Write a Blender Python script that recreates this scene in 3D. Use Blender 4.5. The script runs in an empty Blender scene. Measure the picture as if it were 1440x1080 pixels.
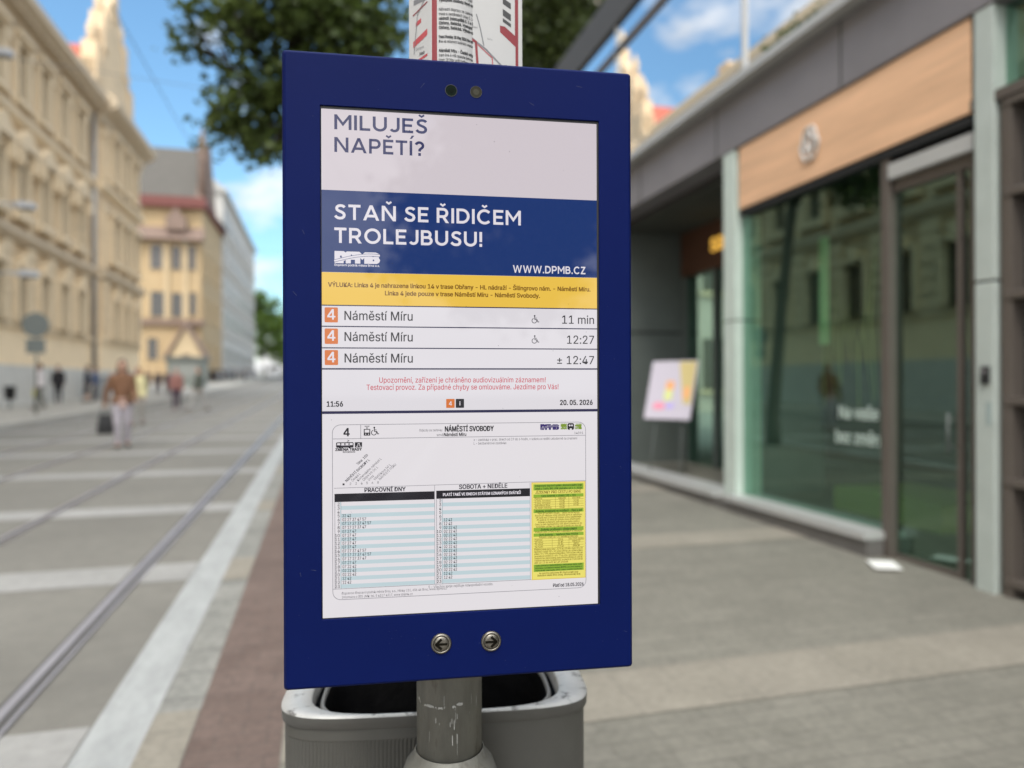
import bpy, bmesh, math, random
from mathutils import Vector, Matrix, Euler
random.seed(7)
R = math.radians
S = bpy.context.scene
COL = S.collection

# ------------------------------------------------------------------ camera
EYE = 1.47
cam_d = bpy.data.cameras.new("camera"); cam = bpy.data.objects.new("camera", cam_d); COL.objects.link(cam)
cam_d.sensor_width = 36; cam_d.lens = 25; cam_d.clip_start = .05; cam_d.clip_end = 3000
cam.matrix_world = Matrix.Translation((0, 0, EYE)) @ Matrix.Rotation(R(90), 4, 'X') @ Matrix.Rotation(R(-.17), 4, 'Z')
cam_d.dof.use_dof = True; cam_d.dof.focus_distance = 1.02; cam_d.dof.aperture_fstop = 1.9
S.camera = cam

# ------------------------------------------------------------------ sky and sun
SUN_EL, SUN_AZ = 52.0, 192.0       # azimuth clockwise from +Y: behind the camera
W = bpy.data.worlds.new("World"); S.world = W; W.use_nodes = True
nt = W.node_tree; nt.nodes.clear()
def N(t, k, **kw):
    n = t.nodes.new(k)
    for a, b in kw.items(): setattr(n, a, b)
    return n
out = N(nt, 'ShaderNodeOutputWorld'); bg = N(nt, 'ShaderNodeBackground'); bg.inputs['Strength'].default_value = .12
sky = N(nt, 'ShaderNodeTexSky', sky_type='NISHITA', sun_disc=False)
sky.sun_elevation = R(SUN_EL); sky.sun_rotation = R(SUN_AZ); sky.air_density = 1.25; sky.dust_density = .6; sky.ozone_density = 2.0
tc = N(nt, 'ShaderNodeTexCoord'); mp = N(nt, 'ShaderNodeMapping'); mp.inputs['Scale'].default_value = (1, 1, 1.9); mp.inputs['Location'].default_value = (6.6, 3.1, .4)
nz = N(nt, 'ShaderNodeTexNoise'); nz.inputs['Scale'].default_value = 3.1; nz.inputs['Detail'].default_value = 7; nz.inputs['Roughness'].default_value = .55
sep = N(nt, 'ShaderNodeSeparateXYZ')
cr = N(nt, 'ShaderNodeValToRGB'); cr.color_ramp.elements[0].position = .50; cr.color_ramp.elements[1].position = .60
low = N(nt, 'ShaderNodeMapRange'); low.inputs[1].default_value = .0; low.inputs[2].default_value = .36; low.inputs[3].default_value = .13; low.inputs[4].default_value = -.02
add = N(nt, 'ShaderNodeMath', operation='ADD')
mixc = N(nt, 'ShaderNodeMixRGB'); 
gain = N(nt, 'ShaderNodeMixRGB', blend_type='MULTIPLY'); gain.inputs[0].default_value = 1; gain.inputs[2].default_value = (.92, 1.2, 1.28, 1)
L = nt.links.new
L(tc.outputs['Generated'], mp.inputs[0]); L(mp.outputs[0], nz.inputs['Vector']); L(tc.outputs['Generated'], sep.inputs[0])
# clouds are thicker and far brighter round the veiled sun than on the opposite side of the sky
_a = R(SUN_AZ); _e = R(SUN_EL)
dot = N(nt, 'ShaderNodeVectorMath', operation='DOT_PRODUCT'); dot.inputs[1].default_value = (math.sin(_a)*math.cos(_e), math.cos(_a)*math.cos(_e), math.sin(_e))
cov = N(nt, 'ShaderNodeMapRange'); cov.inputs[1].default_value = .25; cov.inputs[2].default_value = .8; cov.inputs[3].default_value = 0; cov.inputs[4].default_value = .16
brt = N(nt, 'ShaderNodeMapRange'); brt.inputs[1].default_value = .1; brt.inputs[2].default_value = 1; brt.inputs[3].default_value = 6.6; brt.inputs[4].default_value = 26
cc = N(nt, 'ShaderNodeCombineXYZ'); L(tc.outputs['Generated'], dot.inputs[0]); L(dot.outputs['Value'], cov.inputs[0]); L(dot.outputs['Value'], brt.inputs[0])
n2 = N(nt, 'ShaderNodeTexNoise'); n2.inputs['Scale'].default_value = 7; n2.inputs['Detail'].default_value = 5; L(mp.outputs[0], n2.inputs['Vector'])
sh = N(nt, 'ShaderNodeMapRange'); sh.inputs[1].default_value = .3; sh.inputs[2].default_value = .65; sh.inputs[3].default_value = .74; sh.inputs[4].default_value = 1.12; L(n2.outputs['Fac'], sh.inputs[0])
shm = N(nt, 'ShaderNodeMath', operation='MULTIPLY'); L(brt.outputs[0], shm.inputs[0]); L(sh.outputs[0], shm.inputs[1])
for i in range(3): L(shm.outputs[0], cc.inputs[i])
L(cc.outputs[0], mixc.inputs[2])
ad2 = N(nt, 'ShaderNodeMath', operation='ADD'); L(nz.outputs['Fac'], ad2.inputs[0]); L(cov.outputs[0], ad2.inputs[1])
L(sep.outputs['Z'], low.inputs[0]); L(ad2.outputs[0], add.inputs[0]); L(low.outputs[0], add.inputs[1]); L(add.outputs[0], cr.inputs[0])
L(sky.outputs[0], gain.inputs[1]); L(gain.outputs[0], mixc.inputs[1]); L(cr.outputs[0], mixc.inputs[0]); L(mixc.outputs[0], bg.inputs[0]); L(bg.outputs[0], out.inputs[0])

sd = bpy.data.lights.new("sun", 'SUN'); sd.energy = 1.15; sd.angle = R(14); sd.color = (1, .95, .86)
so = bpy.data.objects.new("sun", sd); COL.objects.link(so)
az = R(SUN_AZ); to_sun = Vector((math.sin(az)*math.cos(R(SUN_EL)), math.cos(az)*math.cos(R(SUN_EL)), math.sin(R(SUN_EL))))
so.rotation_euler = to_sun.to_track_quat('Z', 'Y').to_euler(); so.location = (0, -20, 40)

S.view_settings.view_transform = 'Standard'; S.view_settings.look = 'None'
S.view_settings.gamma = 1; S.view_settings.use_curve_mapping = False; S.view_settings.exposure = .52
S.cycles.max_bounces = 8; S.cycles.transparent_max_bounces = 12
try: S.cycles.use_denoising = True
except Exception: pass

# ------------------------------------------------------------------ street frame
TH = math.atan2(.258, .966)                      # the street runs this far to the left of the camera's view
DV = Vector((-math.sin(TH), math.cos(TH), 0)); RV = Vector((math.cos(TH), math.sin(TH), 0))
def gz(s): return .013*s + .012*max(0, s-45)
def WP(s, t, z=0): return DV*s + RV*t + Vector((0, 0, z))
def walk(s, t): return gz(s) + .14 + .012*max(0, -8.2-t)    # left pavement

# ------------------------------------------------------------------ materials
MATS = {}
def mat(name, col, rough=.7, var=0, scale=8, metal=0, bump=0, bscale=None, spec=.5, stretch=(1, 1, 1), var2=0, scale2=1.2, coat=0, dirt=None):
    if name in MATS: return MATS[name]
    m = bpy.data.materials.new(name); MATS[name] = m; m.use_nodes = True
    t = m.node_tree; b = t.nodes['Principled BSDF']; l = t.links.new
    b.inputs['Roughness'].default_value = rough; b.inputs['Metallic'].default_value = metal; b.inputs['Specular IOR Level'].default_value = spec
    b.inputs['Base Color'].default_value = (*col, 1)
    if coat: b.inputs['Coat Weight'].default_value = coat; b.inputs['Coat Roughness'].default_value = .12
    co = N(t, 'ShaderNodeTexCoord'); ma = N(t, 'ShaderNodeMapping'); ma.inputs['Scale'].default_value = stretch; l(co.outputs['Object'], ma.inputs[0])
    src = None
    for v, sc in ((var, scale), (var2, scale2)):
        if not v: continue
        n = N(t, 'ShaderNodeTexNoise'); n.inputs['Scale'].default_value = sc; n.inputs['Detail'].default_value = 6; n.inputs['Roughness'].default_value = .62
        l(ma.outputs[0], n.inputs['Vector'])
        mr = N(t, 'ShaderNodeMapRange'); mr.inputs[1].default_value = .3; mr.inputs[2].default_value = .7; mr.inputs[3].default_value = 1-v; mr.inputs[4].default_value = 1+v
        l(n.outputs['Fac'], mr.inputs[0])
        mx = N(t, 'ShaderNodeMixRGB', blend_type='MULTIPLY'); mx.inputs[0].default_value = 1
        if src is None: mx.inputs[1].default_value = (*col, 1)
        else: l(src, mx.inputs[1])
        l(mr.outputs[0], mx.inputs[2]); src = mx.outputs[0]
    if dirt:
        dcol, dsc, lo, hi = dirt
        n = N(t, 'ShaderNodeTexNoise'); n.inputs['Scale'].default_value = dsc; n.inputs['Detail'].default_value = 8; n.inputs['Roughness'].default_value = .7
        l(ma.outputs[0], n.inputs['Vector'])
        mr = N(t, 'ShaderNodeMapRange'); mr.inputs[1].default_value = lo; mr.inputs[2].default_value = hi; l(n.outputs['Fac'], mr.inputs[0])
        mx = N(t, 'ShaderNodeMixRGB'); mx.inputs[2].default_value = (*dcol, 1); l(mr.outputs[0], mx.inputs[0])
        if src is None: mx.inputs[1].default_value = (*col, 1)
        else: l(src, mx.inputs[1])
        src = mx.outputs[0]
    if src is not None: l(src, b.inputs['Base Color'])
    if bump:
        n = N(t, 'ShaderNodeTexNoise'); n.inputs['Scale'].default_value = bscale or scale*3; n.inputs['Detail'].default_value = 5; l(ma.outputs[0], n.inputs['Vector'])
        bp = N(t, 'ShaderNodeBump'); bp.inputs['Strength'].default_value = bump; bp.inputs['Distance'].default_value = .02
        l(n.outputs['Fac'], bp.inputs['Height']); l(bp.outputs[0], b.inputs['Normal'])
    return m

def brick(name, c1, c2, mortar, bw, bh, msize=.006, rough=.8, rot=0, var=.18, offs=.5, bump=.4, stain=None):
    m = bpy.data.materials.new(name); MATS[name] = m; m.use_nodes = True
    t = m.node_tree; b = t.nodes['Principled BSDF']; l = t.links.new; b.inputs['Roughness'].default_value = rough
    co = N(t, 'ShaderNodeTexCoord'); ma = N(t, 'ShaderNodeMapping'); ma.inputs['Rotation'].default_value = (0, 0, rot); l(co.outputs['Object'], ma.inputs[0])
    k = N(t, 'ShaderNodeTexBrick'); k.offset = offs
    for i, v in (('Color1', c1), ('Color2', c2), ('Mortar', mortar)): k.inputs[i].default_value = (*v, 1)
    k.inputs['Scale'].default_value = 1; k.inputs['Mortar Size'].default_value = msize; k.inputs['Brick Width'].default_value = bw; k.inputs['Row Height'].default_value = bh
    k.inputs['Mortar Smooth'].default_value = .2
    l(ma.outputs[0], k.inputs['Vector'])
    src = k.outputs['Color']
    for v, sc in ((var, 26), (var*.8, 1.1), (var*.5, 5)):
        n = N(t, 'ShaderNodeTexNoise'); n.inputs['Scale'].default_value = sc; n.inputs['Detail'].default_value = 6; l(co.outputs['Object'], n.inputs['Vector'])
        mr = N(t, 'ShaderNodeMapRange'); mr.inputs[1].default_value = .3; mr.inputs[2].default_value = .7; mr.inputs[3].default_value = 1-v; mr.inputs[4].default_value = 1+v; l(n.outputs['Fac'], mr.inputs[0])
        mx = N(t, 'ShaderNodeMixRGB', blend_type='MULTIPLY'); mx.inputs[0].default_value = 1; l(src, mx.inputs[1]); l(mr.outputs[0], mx.inputs[2]); src = mx.outputs[0]
    l(src, b.inputs['Base Color'])
    bp = N(t, 'ShaderNodeBump'); bp.inputs['Strength'].default_value = bump; bp.inputs['Distance'].default_value = .004; bp.invert = True
    l(k.outputs['Fac'], bp.inputs['Height']); l(bp.outputs[0], b.inputs['Normal'])
    return m

def screen_mat(name, col, k=1.0):
    m = bpy.data.materials.new(name); m.use_nodes = True
    b = m.node_tree.nodes['Principled BSDF']; b.inputs['Base Color'].default_value = (.006, .006, .007, 1); b.inputs['Roughness'].default_value = .03
    b.inputs['Specular IOR Level'].default_value = .32
    b.inputs['Emission Color'].default_value = (*col, 1); b.inputs['Emission Strength'].default_value = k*.66
    return m

def glass_mat(name, refl, tint, gtint=(1, 1, 1), rough=.015):
    m = bpy.data.materials.new(name); MATS[name] = m; m.use_nodes = True; t = m.node_tree; t.nodes.clear()
    o = N(t, 'ShaderNodeOutputMaterial'); mx = N(t, 'ShaderNodeMixShader'); a = N(t, 'ShaderNodeBsdfTransparent'); g = N(t, 'ShaderNodeBsdfGlossy')
    a.inputs[0].default_value = (*tint, 1); g.inputs[0].default_value = (*gtint, 1); g.inputs['Roughness'].default_value = rough
    lw = N(t, 'ShaderNodeLayerWeight'); lw.inputs[0].default_value = .5; pw = N(t, 'ShaderNodeMath', operation='POWER'); pw.inputs[1].default_value = 5; t.links.new(lw.outputs['Facing'], pw.inputs[0])
    ad = N(t, 'ShaderNodeMath', operation='ADD', use_clamp=True); ad.inputs[1].default_value = refl
    t.links.new(pw.outputs[0], ad.inputs[0])
    t.links.new(ad.outputs[0], mx.inputs[0]); t.links.new(a.outputs[0], mx.inputs[1]); t.links.new(g.outputs[0], mx.inputs[2]); t.links.new(mx.outputs[0], o.inputs[0])
    return m

# ------------------------------------------------------------------ mesh builder
class MB:
    def __init__(s): s.v = []; s.f = []; s.m = []; s.sm = []
    def face(s, idx, m=0, smooth=False): s.f.append(tuple(idx)); s.m.append(m); s.sm.append(smooth)
    def poly(s, pts, m=0):
        n = len(s.v); s.v += [tuple(p) for p in pts]; s.face(range(n, n+len(pts)), m)
    def box(s, x0, x1, y0, y1, z0, z1, m=0):
        n = len(s.v)
        s.v += [(x, y, z) for z in (z0, z1) for y in (y0, y1) for x in (x0, x1)]
        for q in ((0, 2, 3, 1), (4, 5, 7, 6), (0, 1, 5, 4), (2, 6, 7, 3), (0, 4, 6, 2), (1, 3, 7, 5)): s.face([n+i for i in q], m)
        return s
    def loops(s, L, m=0, close=True, caps=(False, False), smooth=False):
        """skin a list of equally long point loops"""
        n = len(s.v); k = len(L[0])
        for lp in L: s.v += [tuple(p) for p in lp]
        for i in range(len(L)-1):
            for j in range(k if close else k-1):
                a = n+i*k+j; b = n+i*k+(j+1) % k
                s.face((a, b, b+k, a+k), m, smooth)
        if caps[0]: s.face([n+i for i in range(k)][::-1], m)
        if caps[1]: s.face([n+(len(L)-1)*k+i for i in range(k)], m)
        return s
    def tube(s, pts, rad, m=0, seg=8, caps=True, smooth=True):
        pts = [Vector(p) for p in pts]
        if not isinstance(rad, (list, tuple)): rad = [rad]*len(pts)
        Ls = []; up = None
        for i, p in enumerate(pts):
            d = (pts[min(i+1, len(pts)-1)]-pts[max(i-1, 0)]).normalized()
            if up is None: up = d.orthogonal().normalized()
            up = (up-d*up.dot(d)).normalized() if (up-d*up.dot(d)).length > 1e-6 else d.orthogonal().normalized()
            w = d.cross(up)
            Ls.append([p+(up*math.cos(2*math.pi*j/seg)+w*math.sin(2*math.pi*j/seg))*rad[i] for j in range(seg)])
        return s.loops(Ls, m, True, (caps, caps), smooth)
    def lathe(s, prof, m=0, seg=32, cx=0, cy=0, caps=(True, True), smooth=True):
        return s.loops([[(cx+r*math.cos(2*math.pi*j/seg), cy+r*math.sin(2*math.pi*j/seg), z) for j in range(seg)] for r, z in prof], m, True, caps, smooth)
    def ball(s, c, r, m=0, seg=12, rings=8):
        if not isinstance(r, (list, tuple)): r = (r, r, r)
        Ls = []
        for i in range(rings+1):
            a = -math.pi/2+math.pi*i/rings; cr_ = max(math.cos(a), .02)
            Ls.append([(c[0]+r[0]*cr_*math.cos(2*math.pi*j/seg), c[1]+r[1]*cr_*math.sin(2*math.pi*j/seg), c[2]+r[2]*math.sin(a)) for j in range(seg)])
        return s.loops(Ls, m, True, (True, True), True)
    def capsule(s, a, b, ra, rb, m=0, seg=12):
        a = Vector(a); b = Vector(b); d = b-a; ln = d.length or 1e-6; d = d/ln if ln > 1e-5 else Vector((0, 0, 1))
        u = d.orthogonal().normalized(); w = d.cross(u); Ls = []
        for i in range(4):
            t_ = -math.pi/2+math.pi/2*(i+.15)/3.3
            Ls.append((a+d*ra*math.sin(t_), ra*math.cos(t_)))
        for i in range(4):
            t_ = math.pi/2*(i)/3.3
            Ls.append((b+d*rb*math.sin(t_), rb*math.cos(t_)))
        return s.loops([[c+(u*math.cos(2*math.pi*j/seg)+w*math.sin(2*math.pi*j/seg))*r for j in range(seg)] for c, r in Ls], m, True, (True, True), True)
    def prism(s, poly, h0, h1, m=0, axis='z'):
        """poly in the plane normal to axis, extruded h0..h1"""
        P = {'z': lambda a, b, h: (a, b, h), 'x': lambda a, b, h: (h, a, b), 'y': lambda a, b, h: (a, h, b)}[axis]
        return s.loops([[P(a, b, h0) for a, b in poly], [P(a, b, h1) for a, b in poly]], m, True, (True, True))
    def build(s, name, mats, parent=None, loc=(0, 0, 0), rz=0, recalc=True):
        me = bpy.data.meshes.new(name); me.from_pydata([tuple(v) for v in s.v], [], s.f)
        for m in (mats if isinstance(mats, (list, tuple)) else [mats]): me.materials.append(m)
        for p, i, sm in zip(me.polygons, s.m, s.sm): p.material_index = i; p.use_smooth = sm
        if recalc:
            bm = bmesh.new(); bm.from_mesh(me); bmesh.ops.recalc_face_normals(bm, faces=bm.faces); bm.to_mesh(me); bm.free()
        me.update()
        o = bpy.data.objects.new(name, me); COL.objects.link(o); o.location = loc; o.rotation_euler = (0, 0, rz)
        if parent: o.parent = parent
        return o
def tag(o, label=None, cat=None, group=None, kind=None):
    if label: o['label'] = label
    if cat: o['category'] = cat
    if group: o['group'] = group
    if kind: o['kind'] = kind
    return o
def thing(name, label, cat, loc, rz=TH, group=None):
    o = bpy.data.objects.new(name, None); COL.objects.link(o); o.empty_display_size = .2
    o.location = loc; o.rotation_euler = (0, 0, rz); tag(o, label, cat, group); return o
def copy_tree(o, parent=None):
    c = o.copy(); COL.objects.link(c)
    if parent: c.parent = parent
    for ch in list(o.children): copy_tree(ch, c)
    return c
def bevel(o, w, seg=2):
    md = o.modifiers.new("bevel", 'BEVEL'); md.width = w; md.segments = seg; md.limit_method = 'ANGLE'; md.angle_limit = R(40); return o
def struct(o): o['kind'] = 'structure'; return o

# ------------------------------------------------------------------ lettering
import os
FONT = None          # Blender's own interface typeface; the built-in one if it cannot be found
try: FONT = bpy.data.fonts.load(os.path.join(bpy.utils.system_resource('DATAFILES'), "fonts", "Inter.woff2"))
except Exception: FONT = None
def text_geo(body, bold=0, res=3, spacing=1.0, lines=1.0, align='LEFT', face=None):
    cu = bpy.data.curves.new("lettering", 'FONT'); cu.body = body; cu.size = 1; cu.resolution_u = res; cu.offset = bold; cu.space_character = spacing; cu.space_line = lines; cu.align_x = align
    if FONT and face is None: cu.font = FONT
    o = bpy.data.objects.new("lettering", cu); COL.objects.link(o)
    dg = bpy.context.evaluated_depsgraph_get(); me = bpy.data.meshes.new_from_object(o.evaluated_get(dg))
    v = [(p.co.x, p.co.y) for p in me.vertices]; f = [tuple(p.vertices) for p in me.polygons]
    bpy.data.objects.remove(o); bpy.data.curves.remove(cu); bpy.data.meshes.remove(me)
    return v, f
_h = text_geo("H", 0); CAP = max(y for x, y in _h[0]); CAPG = max(y for x, y in text_geo("H", 0, face='geo')[0])

class Page:
    """flat artwork in millimetres (u right, v down), each colour layer a hair in front of the one below"""
    def __init__(s, mats): s.mats = list(mats); s.key = list(mats.keys()) if isinstance(mats, dict) else mats; s.m = list(mats.values()) if isinstance(mats, dict) else mats; s.b = MB(); s.map = lambda u, v, l: (u/1000, -.00012*l, -v/1000)
    def P(s, u, v, l): return s.map(u, v, l)
    def mi(s, c): return s.key.index(c)
    def rect(s, u0, v0, u1, v1, c, l=1): s.b.poly([s.P(u0, v1, l), s.P(u1, v1, l), s.P(u1, v0, l), s.P(u0, v0, l)], s.mi(c))
    def poly(s, pts, c, l=1): s.b.poly([s.P(u, v, l) for u, v in pts], s.mi(c))
    def disc(s, u, v, r, c, l=1, n=20): s.poly([(u+r*math.cos(2*math.pi*i/n), v-r*math.sin(2*math.pi*i/n)) for i in range(n)], c, l)
    def rrect(s, u0, v0, u1, v1, r, c, l=1):
        p = []
        for cx, cy, a in ((u1-r, v1-r, 0), (u0+r, v1-r, 90), (u0+r, v0+r, 180), (u1-r, v0+r, 270)):
            for k in range(6): q = R(a+18*k); p.append((cx+r*math.cos(q), cy+r*math.sin(q)))
        s.poly(p, c, l)
    def stroke(s, pts, w, c, l=2):
        for (a, b), (d, e) in zip(pts, pts[1:]):
            x, y = d-a, e-b; n = math.hypot(x, y) or 1; x, y = x/n*w/2, y/n*w/2
            s.poly([(a-y-x*.5, b+x-y*.5), (a+y-x*.5, b-x-y*.5), (d+y+x*.5, e-x+y*.5), (d-y+x*.5, e+x+y*.5)], c, l)
    def text(s, body, u, v, cap, c, l=2, width=None, align='l', bold=0, rot=0, spacing=1.0, res=3, xs=1.0, face=None):
        """baseline at v, capital height cap, optional exact width"""
        vs, fs = text_geo(body, 0, res, spacing, face=face)
        if not vs: return
        x0 = min(x for x, y in vs); x1 = max(x for x, y in vs); ky = cap/(CAP if face is None else CAPG); kx = ky*xs
        if width: kx = width/(x1-x0)
        w = (x1-x0)*kx; off = {'l': 0, 'c': -w/2, 'r': -w}[align]; cs, sn = math.cos(R(rot)), math.sin(R(rot))
        k = s.mi(c); e = bold*ky*.85      # heavier weights are overprinted with a small spread
        if width and bold: kx = (width-2*e)/(x1-x0); off += e
        for q, (dx, dy) in enumerate(((0, 0),) if not bold else ((-e, -e*.6), (e, -e*.6), (e, e*.6), (-e, e*.6), (0, 0))):
            n = len(s.b.v)
            for x, y in vs:
                a = (x-x0)*kx+off+dx; b = y*ky+dy
                s.b.v.append(s.P(u+a*cs-b*sn, v-(a*sn+b*cs), l+.12*q))
            for f in fs: s.b.face([n+i for i in f], k)
    def build(s, name, parent, loc=(0, 0, 0)): return s.b.build(name, s.m, parent, loc, recalc=False)

exec_order = "setting, buildings, then objects"
# ================================================================== THE GROUND
M_ground = mat("far_ground_grey", (.3, .29, .27), .9, .1, 2)
M_road = mat("road_concrete", (.168, .160, .139), .85, .10, 9, bump=.25, bscale=60, var2=.12, scale2=.45, dirt=((.14, .133, .12), 1.6, .56, .8))
M_band = mat("pale_granite", (.29, .285, .27), .75, .12, 14, bump=.2, bscale=80, var2=.10, scale2=1.5)
M_kerbw = mat("white_granite_line", (.325, .335, .328), .7, .10, 10, bump=.2, bscale=90, var2=.12, scale2=2.2, stretch=(3, 1, 1))
M_grey = brick("grey_setts", (.19, .19, .17), (.225, .222, .20), (.15, .147, .135), .62, .30, .008)
M_red = brick("red_clinker", (.118, .082, .067), (.140, .100, .083), (.106, .080, .067), .2, .1, .005, var=.14)
M_pave = brick("grey_pavers", (.166, .158, .130), (.190, .180, .149), (.146, .138, .115), .42, .105, .006, var=.13)
M_pinkslab = brick("warm_pale_slabs", (.232, .212, .172), (.255, .232, .19), (.20, .184, .152), .6, .45, .006, var=.13)
M_rail = mat("worn_steel", (.40, .39, .42), .36, .15, 6, metal=.5, stretch=(6, .4, 1))
M_groove = mat("dark_groove", (.075, .072, .07), .9)
M_lpave = brick("left_pavers", (.30, .285, .25), (.34, .325, .285), (.26, .245, .22), .5, .5, .01, var=.1)

def strip(name, t0, t1, s0, s1, m, dz=0., step=5., zf=None):
    b = MB(); n = max(1, int((s1-s0)/step)); zf = zf or (lambda s, t: gz(s))
    ss = [s0+(s1-s0)*i/n for i in range(n+1)]
    if s0 < 45 < s1: ss = sorted(set(ss+[45]))
    base = WP(s0, t0, 0)
    for a, c in zip(ss, ss[1:]):
        b.poly([(0, a-s0, zf(a, t0)+dz), (t1-t0, a-s0, zf(a, t1)+dz), (t1-t0, c-s0, zf(c, t1)+dz), (0, c-s0, zf(c, t0)+dz)])
    return struct(b.build(name, m, None, base, TH, recalc=False))
strip("ground", -500, 500, -300, 900, M_ground, -.03, 100)
strip("road", -8.2, -.93, -40, 240, M_road, 0)
strip("pavement", -.16, 4.9, -40, 160, M_pave, 0)
strip("white_granite_line", -.93, -.70, -40, 160, M_kerbw, 0)
strip("grey_sett_strip", -.70, -.52, -40, 160, M_grey, 0)
strip("red_brick_strip", -.52, -.16, -40, 160, M_red, 0)
for k in range(-3, 22):
    s = 2.82+2.7*k if k < 3 else 11.35+3.1*(k-3); w = .5
    if k < 14: strip("pale_road_band", -8.15, -.935, s, s+w, M_band, .004)
    if k in (0, 1, 2, 3, -1): strip("pale_pavement_band", -.155, 4.38, s, s+w*.92, M_pinkslab, .004)
    strip("pale_slab", -.698, -.522, s-.08, s+w+.05, M_pinkslab, .004)
for i, t in enumerate((-1.34, -2.775, -4.35, -5.785)):
    strip("rail_bed", t-.042, t+.082, -40, 200, M_groove, .006)
    b = MB(); n = 30
    for (a0, a1, h) in ((-.022, .022, .010), (.062, .078, .010)):
        Ls = [[(a0, s, gz(s)-.02), (a0, s, gz(s)+h), (a1, s, gz(s)+h), (a1, s, gz(s)-.02)] for s in (-40, 0, 45, 100, 200)]
        b.loops(Ls, 0, True, (True, True))
    struct(b.build("tram_rail", M_rail, None, WP(0, t), TH))
# left pavement with a stone kerb
strip("left_pavement", -40, -8.45, -40, 240, M_lpave, 0, zf=walk)
b = MB(); b.loops([[(-.25, s, gz(s)-.1), (-.25, s, gz(s)+.143), (-.02, s, gz(s)+.143), (0, s, gz(s)+.12), (0, s, gz(s)-.1)] for s in (-40, 0, 45, 100, 240)], 0, True, (True, True))
struct(b.build("kerb", mat("kerb_stone", (.36, .345, .305), .8, .12, 6), None, WP(0, -8.2), TH))

# ================================================================== BUILDINGS ON THE LEFT
M_plaster = mat("ochre_plaster", (.64, .50, .325), .85, .07, 1.2, var2=.08, scale2=.3)
M_plaster2 = mat("pale_stone_trim", (.70, .565, .38), .85, .06, 2)
M_plinth = mat("grey_plinth", (.55, .54, .50), .8, .08, 2)
M_basew = mat("cream_base", (.86, .69, .46), .85, .05, 1)
M_cornice = mat("stone_cornice", (.54, .44, .31), .85, .07, 1.5)
M_win = mat("window_pane_dark", (.085, .07, .052), .12, .2, 3, spec=.6)
M_frame = mat("brown_window_wood", (.17, .125, .08), .6)
M_redroof = mat("red_tiles", (.42, .10, .06), .8, .15, 4)
M_pipe = mat("zinc_downpipe", (.36, .37, .38), .5, metal=.3)

WT = -12.5
pal = thing("stone_palace", "long ochre stone palace with cornices, pilasters and a gabled corner bay across the tram street", "building", WP(0, WT))
# local: x = t - WT (towards the street), y = s
MAIN0, MAIN1, PAV1 = -14., 44.5, 53.3
def gh(s): return walk(s, WT)-.3
b = MB()
b.box(-14, 0, MAIN0, MAIN1, -1, 17.1); b.box(-14, .4, MAIN1, PAV1, -1, 17.3)
wall = b.build("wall", M_plaster, pal)
def band(name, z0, z1, out_, m, prof=None):
    b = MB(); p = prof or [(0, z0), (out_, z0), (out_, z1), (0, z1)]
    for (y0, y1, dx) in ((MAIN0, MAIN1-.003, 0), (MAIN1+.003, PAV1+out_*.9, .4)):
        b.prism([(x+dx+(.0 if x else -.02), z) for x, z in p], 0, 0, 0, 'y') if False else b.loops([[(x+dx-.02*(x == 0), y, z) for x, z in p] for y in (y0, y1)], 0, True, (True, True))
    return b.build(name, m, pal)
b = MB(); b.box(-.02, .14, MAIN0, MAIN1-.003, -1, 2.33); b.box(.38, .54, MAIN1, PAV1+.1, -1, 2.33); b.build("plinth", M_plinth, pal)
b = MB(); b.box(-.02, .08, MAIN0, MAIN1-.003, 2.334, 3.86); b.box(.38, .48, MAIN1, PAV1+.06, 2.334, 3.86); b.build("base_course", M_basew, pal)
band("sill_course", 3.86, 4.1, .2, M_plaster2)
band("string_course", 7.5, 8.1, .42, M_cornice, [(0, 7.45), (.16, 7.45), (.42, 7.7), (.42, 7.95), (.2, 8.1), (0, 8.1)])
band("string_course", 12.45, 13.2, .36, M_plaster2, [(0, 12.4), (.12, 12.4), (.36, 12.65), (.36, 12.9), (.15, 13.2), (0, 13.2)])
band("main_cornice", 16.6, 18.0, 1.0, M_cornice, [(0, 16.3), (.18, 16.35), (.25, 16.75), (.8, 17.05), (1.0, 17.2), (1.0, 17.6), (.6, 17.9), (0, 18.0)])
b = MB(); b.box(-3, -.1, MAIN0, MAIN1-.003, 17.6, 18.9); b.box(-3, .2, MAIN1, PAV1, 17.6, 18.8); b.build("parapet", M_plaster2, pal)
# corner gable with pinnacles
b = MB()
g = [(44.9, 18.6), (53.0, 18.6), (53.0, 20.0), (51.6, 20.4), (51.6, 22.4), (50.2, 23.0), (50.2, 24.4), (49.0, 25.6), (47.8, 24.4), (47.8, 23.0), (46.4, 22.4), (46.4, 20.4), (44.9, 20.0)]
b.loops([[(x, y, z) for y, z in g] for x in (-.7, .15)], 0, True, (True, True))
for y, z in ((45.3, 20), (52.6, 20), (49, 25.2), (46.8, 22.4), (51.2, 22.4)):
    b.box(-.55, .25, y-.4, y+.4, z-1.2, z+1.0); b.lathe([(.34, z+1.0), (.2, z+1.5), (.3, z+1.8), (.03, z+2.6)], 0, 8, -.15, y)
b.build("gable", M_plaster, pal)
b = MB(); b.loops([[(x, y, z) for y, z in ((46.0, 18.7), (52.0, 18.7), (49, 22.4))] for x in (-12, -.72)], 0, True, (True, True)); b.build("roof", M_redroof, pal)
b = MB(); b.loops([[(x, y, z) for x, z in ((-13.5, 18.0), (-2.9, 18.0), (-8, 20.0))] for y in (MAIN0, 45.2)], 0, True, (True, True)); b.build("roof", M_redroof, pal)
for y, z in ((40.2, 21.5), (30, 21.8), (20, 21.5)):
    b = MB(); b.box(-4.2, -3.2, y-.5, y+.5, 18.2, z); b.box(-4.3, -3.1, y-.6, y+.6, z, z+.25); b.build("chimney", M_plaster2, pal)
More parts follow.
